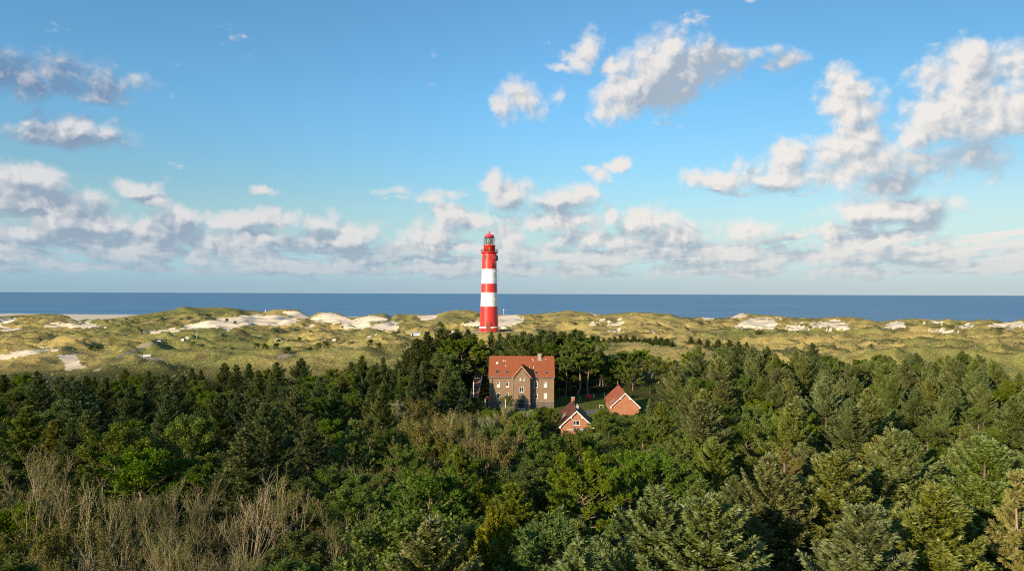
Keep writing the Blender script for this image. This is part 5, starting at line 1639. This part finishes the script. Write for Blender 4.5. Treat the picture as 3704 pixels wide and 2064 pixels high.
# trees with a clear look of their own, placed by hand: kind, tip px, tip py, depth, height, label
HERO = [
 ('spruce', 2362, 1770, 58, 14.5, "big pale tipped spruce rising from the bottom edge right of centre"),
 ('spruce', 2790, 1655, 66, 15.0, "wide spruce with reaching boughs, lower right, left of the tallest one"),
 ('spruce', 3235, 1530, 76, 15.5, "tall grey green spruce with fan of upswept boughs, lower right"),
 ('spruce', 3395, 1755, 56, 15.0, "foreground spruce showing its tan trunk near the lower right corner"),
 ('dryspruce', 3662, 1640, 58, 17.0, "tan half bare spruce at the right edge of the foreground"),
 ('spruce', 3010, 1640, 68, 14.0, None), ('spruce', 3560, 1560, 72, 15.5, None), ('spruce', 2560, 1800, 56, 13.5, None), ('spruce', 3100, 1830, 52, 13.0, None),
 ('larch', 1785, 1840, 62, 12.0, "yellow green larch at the bottom of the photo, just left of centre"),
 ('spruce', 1570, 1890, 55, 13.0, "light green spruce with drooping sprays by the bottom centre left"),
 ('spruce', 2090, 1960, 52, 12.0, None), ('pine', 1985, 1880, 62, 11.0, None),
 ('pine', 1545, 1690, 86, 12.5, "large round headed pine with brown patches left of the bottom centre"),
 ('pine', 2120, 1640, 92, 12.5, "tall pine with visible pale trunk in the middle of the near wood"),
 ('pine', 2390, 1640, 96, 12.5, "broad pine crown with tufted branches right of centre in the near wood"),
 ('broad', 1480, 1865, 66, 9.0, "bright green leafy tree beside the larch at the bottom"),
 ('broad', 700, 1500, 118, 13.0, "big round leafy tree with pale tips in the left middle of the wood"),
 ('broad', 420, 1540, 112, 12.0, None), ('darkspruce', 960, 1460, 112, 15.0, "pointed dark spruce standing tall in the left middle of the wood"),
 ('darkspruce', 1380, 1395, 150, 15.0, None), ('darkspruce', 470, 1395, 150, 14.0, None), ('darkspruce', 640, 1380, 158, 14.0, None),
 ('thinleaf', 1540, 1500, 128, 11.5, "spreading ochre tree with pale forked limbs left of the houses"),
 ('bare', 1720, 1500, 128, 12.0, "slender pale stemmed tree with thin leaves below the brick house"),
 ('thinleaf', 1800, 1530, 120, 11.0, None), ('bare', 1590, 1450, 140, 12.0, None), ('bare', 1445, 1440, 160, 10.5, None), ('thinleaf', 1400, 1450, 158, 10.0, None),
 ('pale', 1830, 1470, 160, 9.5, "whitish leaved tree right below the brick house"), ('pale', 1900, 1485, 155, 9.0, "silvery leaved tree below the door of the brick house"),
 ('pale', 1760, 1510, 150, 8.5, None),
 ('bare', 905, 1670, 84, 12.5, "tall lone bare tree standing above the other bare stems at left"),
 ('bare', 350, 1690, 80, 12.5, None), ('bare', 220, 1700, 82, 11.5, None), ('bare', 1030, 1700, 92, 11.0, None), ('bare', 120, 1600, 100, 11.0, None),
 ('darkspruce', 1590, 1165, 262, 14.5, "dark spruce on the dune with the highest tip left of the lighthouse"),
 ('darkspruce', 1545, 1205, 255, 13.0, None), ('darkspruce', 1650, 1205, 262, 12.0, None), ('darkspruce', 1500, 1240, 245, 12.5, None), ('pine', 1610, 1275, 238, 13.5, "wide pine with pale crooked limbs below the dark spruces left of the house"),
 ('darkspruce', 1690, 1205, 276, 8.0, None),
 ('spruce', 1776, 1196, 284, 9.0, "small spruce directly in front of the lighthouse foot"), ('darkspruce', 1838, 1206, 272, 10.5, None), ('darkspruce', 1806, 1204, 280, 8, None), ('darkspruce', 1800, 1235, 255, 9.5, None),
 ('darkspruce', 1740, 1242, 262, 8.0, None), ('darkspruce', 1895, 1166, 258, 15.0, "pointed dark spruce just right of the lighthouse"), ('spruce', 1862, 1205, 246, 13.5, "light olive spruce behind the left half of the orange roof"),
 ('darkspruce', 1955, 1158, 262, 16.5, None), ('darkspruce', 1925, 1180, 250, 15.5, None), ('darkspruce', 2000, 1166, 258, 16.5, None), ('darkspruce', 2040, 1172, 254, 16.5, None), ('darkspruce', 2078, 1178, 260, 15.5, None), ('darkspruce', 2100, 1200, 252, 14.5, None),
 ('tallpine', 2000, 1240, 238, 16.5, None), ('tallpine', 2045, 1255, 236, 16.5, None), ('tallpine', 2090, 1245, 240, 16.5, "tall pine with bare trunk at the wood edge right of the brick house"), ('tallpine', 2130, 1280, 238, 15.5, None),
 ('pine', 2265, 1270, 250, 11.0, None), ('pine', 2235, 1296, 244, 10, None), ('pine', 2400, 1305, 246, 10, None), ('tallpine', 2165, 1275, 246, 12, None), ('pine', 2290, 1330, 240, 10, None), ('pine', 2110, 1225, 256, 12, None), ('darkspruce', 2140, 1245, 254, 12, None), ('darkspruce', 1980, 1205, 248, 12, None), ('darkspruce', 2060, 1212, 246, 12, None), ('darkspruce', 1630, 1188, 258, 12, None), ('darkspruce', 1712, 1222, 256, 12, None), ('pine', 1668, 1236, 250, 12, None), ('darkspruce', 1485, 1275, 246, 12, None), ('darkspruce', 1530, 1262, 244, 12, None), ('darkspruce', 1575, 1240, 250, 12, None), ('darkspruce', 1910, 1215, 244, 12, None), ('pine', 2172, 1476, 166, 11, 'tufted pine hiding the right side of the dark roofed cottage'), ('pine', 2215, 1492, 176, 11, None), ('pine', 2262, 1498, 184, 11, None), ('broad', 2310, 1492, 186, 9, None), ('spruce', 2352, 1440, 196, 11, None), ('broad', 2005, 1492, 172, 8, None), ('broad', 2350, 1395, 236, 4, None), ('spruce', 2440, 1300, 250, 11, None), ('broad', 2330, 1345, 256, 4, None), ('pine', 2160, 1318, 250, 10, None), ('darkspruce', 2210, 1335, 245, 8, None), ('broad', 2262, 1352, 248, 4, None), ('bush', 2420, 1372, 243, 4, None), ('broad', 2440, 1352, 238, 7, None), ('pine', 2312, 1264, 254, 11.5, "flat topped pine with a pale trunk on the grassy slope above the cottages"), ('pine', 2358, 1284, 248, 12.0, None), ('tallpine', 2210, 1290, 250, 13.0, None), ('pine', 2180, 1300, 246, 13.0, None),
 ('darkspruce', 1665, 1375, 214, 9.0, None), ('spruce', 1600, 1342, 216, 11.5, "yellow green spruce standing alone just left of the stairway"), ('spruce', 1648, 1345, 190, 10.8, None), ('darkspruce', 1700, 1442, 200, 4.6, None), ('broad', 1620, 1395, 206, 8.0, None),
 ('darkspruce', 2940, 1240, 272, 15.5, "solitary pointed dark spruce sticking out above the wood at right"),
 ('broad', 1835, 1428, 200, 4.6, "dark leafy bush in front of the left windows of the brick house"), ('broad', 1965, 1468, 192, 5.2, None), ('broad', 1990, 1476, 182, 6.0, None), ('broad', 1945, 1480, 176, 6.0, None),
]
def label_small(px, py): return abs(px - 1790) < 30 and py < 1206
n_tree = 0
GRID = {}
def reg(x, y, r):
    GRID.setdefault((int(x // 8), int(y // 8)), []).append((x, y, r))
def free(x, y, r, k):
    gx_, gy_ = int(x // 8), int(y // 8)
    for i in range(-1, 2):
        for j in range(-1, 2):
            for (a, b_, q) in GRID.get((gx_ + i, gy_ + j), ()):
                if math.hypot(x - a, y - b_) < (r + q) * k: return False
    return True
for (kind, px, py, Y, h, lab) in HERO:
    if Y > 238 and 1480 < px < 2120 and not (1750 < px < 1845): py -= 14
    t = P(px, py, Y)
    g = gz(t.x, Y)
    hh = t.z - g + 0.05
    hh = min(max(hh, 3.0), 19.0)
    wide = 1.0 if hh < 13.5 else 0.92
    if Y > 236 and kind in ('darkspruce', 'spruce', 'pine', 'tallpine'): wide = 1.5
    elif Y < 100 and kind == 'spruce': wide = 1.3
    elif Y < 230 and kind in ('darkspruce', 'broad', 'pine') and hh > 9: wide = 1.2
    if label_small(px, py): wide = 0.9
    place(kind, t.x, Y, hh, wide=wide, label=lab, rs=RW)
    reg(t.x, Y, (4.2 * hh / 12.0 + 0.5) * (0.62 if kind in ('bare', 'thinleaf') else 1.0) * (0.8 if Y > 225 else 1.0)); n_tree += 1

HB = {'spruce': (10.5, 16.5), 'darkspruce': (9.5, 14.5), 'windspruce': (10.0, 14.0), 'pine': (8.5, 12.5), 'tallpine': (12, 15), 'broad': (6.5, 11.0), 'pale': (7, 9), 'bare': (7.0, 10.5), 'thinleaf': (8, 10.5), 'larch': (10, 12.5), 'dryspruce': (12, 14)}
SP = {'spruce': 4.5, 'darkspruce': 3.8, 'windspruce': 3.9, 'pine': 3.9, 'tallpine': 3.4, 'broad': 3.5, 'pale': 3.0, 'bare': 1.8, 'thinleaf': 2.3, 'larch': 3.6, 'dryspruce': 3.6}
def far_edge(px):
    return float(np.interp(px, [-900, 0, 300, 560, 760, 900, 1100, 1300, 1450, 1560, 1735, 1800, 2050, 2130, 2200, 2420, 2480, 2700, 2900, 3200, 3500, 3620, 3704, 4600], [228, 228, 222, 226, 232, 240, 240, 246, 252, 262, 268, 268, 262, 250, 246, 240, 262, 276, 272, 272, 278, 262, 252, 250]))
random.seed(21)
def scatter():
    global n_tree
    rng = random.Random(99)
    cnt = {}
    cand = []
    for i in range(34000):
        y = 44 + (282 - 44) * math.sqrt(rng.random())
        tx = rng.uniform(-0.80, 0.80)
        cand.append((y, tx * (y + 14)))
    cand.sort()
    rng.shuffle(cand)
    for (y, x) in cand:
        px = 1852 + FPX * x / y
        if y > far_edge(px): continue
        if blocked(x, y): continue
        k = kind_at(px, y, rng)
        lo, hi = HB[k]; h = rng.uniform(lo, hi)
        big = rng.random() ** 1.5
        r = SP[k] * (0.78 + 0.42 * big) * (1.24 if y < 110 and k in ('spruce', 'pine') else 1.0)
        h = (lo + (hi - lo) * (0.25 * rng.random() + 0.75 * big)) * (1.0 if k in ('bare', 'thinleaf') else 1.06)
        if k not in ('bare', 'thinleaf'): r *= 1.22
        if px < -60 or px > 3764: r *= 1.5
        if not free(x, y, r, 0.98): continue
        g = gz(x, y)
        # keep under the skyline of the wood and out of the way of the houses
        row = float(np.interp(px, SX, SYv)) + rng.uniform(0, 26)
        rp = 3.9 / y * FPX
        row2 = top_limit(px, y, rp)
        row_all = max(row, row2 + rng.uniform(0, 12))
        zmax = P(px, row_all, y).z
        hmax = zmax - g
        if h > hmax: h = hmax * rng.uniform(0.93, 1.0)
        if h < 2.2: continue
        if h < 5.5 and k not in ('bare', 'thinleaf'):
            k = 'broad' if h > 3.2 else 'bush'
        place(k, x, y, h, rs=rng, wide=(1.0 if h > 8 else 1.22) * rng.uniform(0.9, 1.12) * (1.0 if k in ('bare', 'thinleaf') else (1.36 if y < 110 else 1.2)))
        reg(x, y, r); cnt[k] = cnt.get(k, 0) + 1; n_tree += 1
    return cnt
CNT = scatter()
print("TREES", n_tree, CNT)

# row of dark wind-clipped shrubs behind the grassy knoll, and single bushes on the dunes
def shrub_row():
    rng = random.Random(7)
    pts = [(2160,1214,330),(2185,1222,328),(2205,1220,322),(2225,1216,318),(2245,1212,316),(2265,1208,314),(2290,1212,314),(2310,1222,312),(2332,1222,312),(2352,1222,312),(2372,1214,314),(2392,1218,312),(2412,1222,310),(2432,1230,306),
           (2500,1218,330),(2530,1222,326),(2560,1226,322),(2600,1226,318),(2640,1228,316),(2670,1232,312),(2700,1236,308),(2130,1222,316),(2380,1232,304),(2340,1236,303),(2400,1240,300)]
    for (px, py, Y) in pts:
        t = P(px, py, Y); g = gz(t.x, Y); h = min(max(t.z - g, 3.0), 9.0)
        place('darkspruce', t.x, Y, h, wide=1.75, rs=rng)
    dots = [(1060,1220,4.0,350),(1045,1224,3.0,352),(1085,1228,2.4,345),(930,1256,2.5,330),(960,1262,3.2,322),(1000,1268,3.0,318),(1040,1270,3.5,312),(1120,1262,3.4,318),(1150,1268,3.6,312),(1180,1262,3.4,310),(1370,1248,3.2,300),(1340,1256,3.0,300),
            (820,1178,3.4,600),(800,1176,3.2,610),(850,1182,3.0,590),(350,1277,3.0,330),(330,1281,2.6,330),(600,1240,2.6,380),(620,1243,2.4,378),(530,1262,2.4,350),(700,1255,2.4,352),(1590,1140,5,560),(1600,1150,5,540),(3690,1232,4.0,390),(3660,1236,3.2,392),(3150,1262,2.6,345),
            (2740,1205,3,470),(860,1322,3.2,262),(890,1318,2.8,265),(560,1345,3.4,262),(620,1350,3.0,258),(700,1345,3.0,260),(740,1350,3.4,256)]
    for (px, py, h, Y) in dots:
        p = P(px, py, Y); place('bush', p.x, Y, h, rs=rng, wide=rng.uniform(1.0, 1.35))
shrub_row()
label_trees()

# low growth on the floor of the wood, nobody could count it
def undergrowth():
    rs = np.random.RandomState(3)
    n = 70000
    y = 42 + (262 - 42) * np.sqrt(rs.rand(n)); x = rs.uniform(-0.78, 0.78, n) * y
    px = 1852 + FPX * x / y
    edge = np.interp(px, [-900, 1300, 1560, 2050, 2200, 2420, 2480, 3500, 4600], [222, 236, 256, 250, 236, 230, 255, 262, 245])
    ok = (y < edge)
    ok &= ~((np.abs(x - HX) < 11.5) & (y > 206) & (y < 226)) & ~((px > 2020) & (px < 2210) & (y > 190) & (y < 242)) & ~((px > 2180) & (px < 2430) & (y > 196))
    c1 = P(2086, 1500, 170); ok &= ~((np.abs(x - c1.x) < 6) & (y > 164) & (y < 190))
    st = P(1726, 1380, 236); ok &= ~((np.abs(x - st.x) < 3.5) & (y > 218) & (y < 256))
    ok &= ~(np.hypot(x - TOWER.x, y - TOWER.y) < 10)
    x = x[ok]; y = y[ok]; n = len(x)
    clump = fbm(x / 7, y / 7, 91, 3)
    g = height(x, y)
    k = 5
    T = Tree(5)
    B = np.repeat(np.stack([x, y, g], 1), k, 0); m = len(B)
    hh = np.repeat(np.clip((clump - 0.32) * 4.2, 0.25, 2.0), k)
    B = B + np.stack([rs.normal(0, 0.55, m), rs.normal(0, 0.55, m), rs.rand(m) * hh], 1)
    D = T.unit(m); D[:, 2] = np.abs(D[:, 2]) + 0.3; D /= np.linalg.norm(D, axis=1, keepdims=True)
    T.leaves(B, D, T.unit(m), rs.uniform(0.25, 0.6, m), rs.uniform(0.14, 0.3, m), rs.rand(m) * 0.7, rs.rand(m) * 0.1)
    q = np.concatenate(T.q).reshape(-1, 3)
    me = np_mesh("undergrowth", q, np.arange(len(q)).reshape(-1, 4), L_SPRUCED, False, dict(v=np.concatenate(T.v), tip=np.concatenate(T.tip)))
    o = link("undergrowth", me)
    tag(o, "low dark brambles and ferns covering the floor of the wood", "undergrowth", kind='stuff')
undergrowth()

# marram grass on the dunes nearest to the wood
def marram():
    rs = np.random.RandomState(8)
    n = 36000
    y = 228 + (520 - 228) * rs.rand(n) ** 1.25; x = rs.uniform(-0.74, 0.74, n) * y
    z = height(x, y)
    px, py = project(x, y, z)
    ok = (y > np.interp(px, [-900, 0, 560, 1100, 1560, 1735, 2130, 2200, 2420, 2480, 3500, 4600], [226, 226, 226, 238, 262, 262, 256, 246, 246, 262, 272, 256]) - 4)
    ok &= fbm(x / 11, y / 8, 171, 4, 0.6) > 0.46
    for pl in SAND + GREYPATH: ok &= ~in_poly(px, py, pl)
    ok &= np.hypot(x - TOWER.x, y - TOWER.y) > 11
    x, y, z = x[ok], y[ok], z[ok]; n = len(x)
    k = 4
    T = Tree(6)
    B = np.repeat(np.stack([x, y, z - 0.05], 1), k, 0); m = len(B)
    B[:, :2] += rs.normal(0, 0.22, (m, 2))
    D = T.unit(m) * 0.5; D[:, 2] = 1.0; D[:, 0] += 0.25; D /= np.linalg.norm(D, axis=1, keepdims=True)
    T.leaves(B, D, T.unit(m), rs.uniform(0.4, 0.85, m), rs.uniform(0.12, 0.26, m), np.repeat(rs.rand(n), k) * 0.7 + rs.rand(m) * 0.3, rs.rand(m) * 0.4)
    q = np.concatenate(T.q).reshape(-1, 3)
    mt = leaf_mat("marram_blades", ((0.13, 0.135, 0.04), (0.27, 0.235, 0.075), (0.44, 0.35, 0.13)), (0.52, 0.43, 0.20), 0.3)
    me = np_mesh("marram_grass", q, np.arange(len(q)).reshape(-1, 4), mt, False, dict(v=np.concatenate(T.v), tip=np.concatenate(T.tip)))
    o = link("marram_grass", me)
    tag(o, "straw and green marram grass tufts growing over the dunes", "grass", kind='stuff')
marram()
# ------------------------------------------------------------------ small things out on the dunes
def ground_at(px, py, y0=260.0, y1=900.0):
    """first ground point seen at a photo pixel"""
    ys = np.linspace(y0, y1, 500)
    d = CR3 @ Vector(((px - 1852.0) / FPX, -(py - 1032.0) / FPX, -1.0))
    xs = d.x / d.y * ys; zs = CAMZ + d.z / d.y * ys
    g = height(xs, ys)
    k = np.argmax(zs <= g) if (zs <= g).any() else len(ys) - 1
    return Vector((float(xs[k]), float(ys[k]), float(g[k])))
def dune_things():
    m_c = paint("bleached_concrete", (0.50, 0.46, 0.42), 0.9, 0.2, 0.2, 2)
    m_w = paint("weathered_white", (0.78, 0.75, 0.70), 0.7)
    m_g = paint("grey_pole", (0.45, 0.43, 0.40), 0.8)
    def arch(px, py, w, label, rz):
        p = ground_at(px, py); root = empty("concrete_shelter", (p.x, p.y, p.z - 0.2), R(rz)); tag(root, label, "shelter")
        mb = MB(); n = 12
        o = [(w / 2 * math.cos(math.pi * i / n), w * 0.46 * math.sin(math.pi * i / n)) for i in range(n + 1)]
        q = [(x * 0.8, z * 0.8) for (x, z) in o]
        A = [[mb.bm.verts.new((x, y, z)) for (x, z) in lp] for y in (0.0, w * 0.9) for lp in (o, q)]
        for i in range(n):
            mb.bm.faces.new((A[0][i], A[0][i + 1], A[1][i + 1], A[1][i])); mb.bm.faces.new((A[2][i], A[3][i], A[3][i + 1], A[2][i + 1]))
            mb.bm.faces.new((A[0][i], A[2][i], A[2][i + 1], A[0][i + 1])); mb.bm.faces.new((A[1][i], A[1][i + 1], A[3][i + 1], A[3][i]))
        for a_, b_ in ((0, 1),):
            for e in (0, n):
                mb.bm.faces.new((A[0][e], A[1][e], A[3][e], A[2][e]))
        mb.build("arch", m_c, root)
        MB().prism(q, w * 0.9 - 0.25, w * 0.9 - 0.05).build("end_wall", paint("dark_doorway", (0.05, 0.04, 0.035)), root)
    arch(1008, 1234, 3.2, "small round arched concrete shelter in the dune grass beside a dark bush", 20)
    arch(1241, 1185, 3.6, "dark mouthed arched shelter at the foot of the white sand slope", 15)
    arch(1172, 1238, 2.6, "low arched shelter half buried in pale sand behind the wood edge", 10)
    def pole(px, pt, pb, label):
        p = ground_at(px, pb); t = P(px, pt, p.y); root = empty("wooden_pole", (p.x, p.y, p.z - 0.5)); tag(root, label, "pole")
        H_ = t.z - p.z + 0.5
        MB().tube((0, 0, 0), (0, 0, H_), 0.16, 0.12, 8).build("pole", m_g, root)
        MB().tube((-0.35, 0, H_ - 0.4), (0.35, 0, H_ - 0.4), 0.06, n=6).build("crossarm", m_g, root)
    pole(712, 1199, 1228, "grey wooden pole standing on the dunes left of the middle")
    for (px, pt, pb, Y, label) in ((960, 1118, 1128, 800, "thin beacon mast on the coastal dunes before the sea, left"), (1822, 1116, 1134, 790, "thin beacon mast on the sandy crest right of the lighthouse")):
        a = P(px, pb, Y); t = P(px, pt, Y); a.z = min(a.z, gz(a.x, Y))
        root = empty("beacon_mast", (a.x, Y, a.z - 0.5)); tag(root, label, "mast")
        h = t.z - a.z + 0.5
        MB().tube((0, 0, 0), (0, 0, h), 0.22, 0.16, 7).build("mast", m_w, root)
        MB().box(-0.6, 0.6, -0.1, 0.1, h - 1.6, h - 1.1).build("crossbar", m_w, root)
    def slab(nm, cat, px, py, L, W, Hh, rz, m, label, tilt=0.0):
        p = ground_at(px, py); root = empty(nm, (p.x, p.y, p.z + 0.05), R(rz)); tag(root, label, cat)
        MB().box(-L / 2, L / 2, -W / 2, W / 2, 0, Hh).build("top", m, root, bevel=0.05).rotation_euler = (tilt, 0, 0)
        for x in (-L / 2 + 0.15, L / 2 - 0.15):
            MB().box(x - 0.07, x + 0.07, -W / 2 + 0.05, W / 2 - 0.05, -0.6, 0.0).build("foot", m_g, root)
    slab("notice_board", "board", 574, 1240, 1.8, 0.3, 0.5, 10, m_w, "small white board beside the grey path on the dunes")
    slab("notice_board", "board", 661, 1238, 1.2, 0.2, 1.1, 0, m_w, "left of two small white boards at the path bend on the dunes", 0.1)
    slab("notice_board", "board", 677, 1237, 1.3, 0.2, 1.5, 25, m_w, "right of two small white boards at the path bend on the dunes")
    for k, (px, py, L) in enumerate(((523, 1290, 1.7), (533, 1289, 2.0), (543, 1290, 1.6))):
        p = ground_at(px, py); rs = random.Random(k)
        bm = bmesh.new(); bmesh.ops.create_icosphere(bm, subdivisions=2, radius=1.0)
        for v in bm.verts:
            v.co *= rs.uniform(0.8, 1.12); v.co.x *= L * 0.38; v.co.y *= 0.5; v.co.z *= 0.5
        me = bpy.data.meshes.new("boulder"); bm.to_mesh(me); bm.free(); me.materials.append(m_w)
        o = link("boulder", me); o.location = (p.x, p.y, p.z + 0.3)
        tag(o, ("left of three white boulders above the sandy hollow at left", "middle white boulder above the sandy hollow at left", "right of three white boulders above the sandy hollow at left")[k], "boulder")
    # small hut with a pale blue roof
    p = ground_at(1503, 1213); root = empty("small_hut", (p.x, p.y, p.z - 0.2), R(12)); tag(root, "low hut with pale blue roof on the dune left of the dark spruces", "hut")
    MB().box(-2.6, 2.6, -1.2, 1.2, 0, 1.3).build("wall", m_w, root)
    MB().prism([(-1.5, 1.302), (1.5, 1.302), (1.3, 1.65), (0, 1.95), (-1.3, 1.65)], -2.9, 2.9, 'x').build("roof", paint("pale_blue_roof", (0.28, 0.46, 0.58)), root)
    MB().box(-2.1, -1.3, -1.24, -1.202, 0.1, 1.2).build("door", M_WOODD, root)
dune_things()
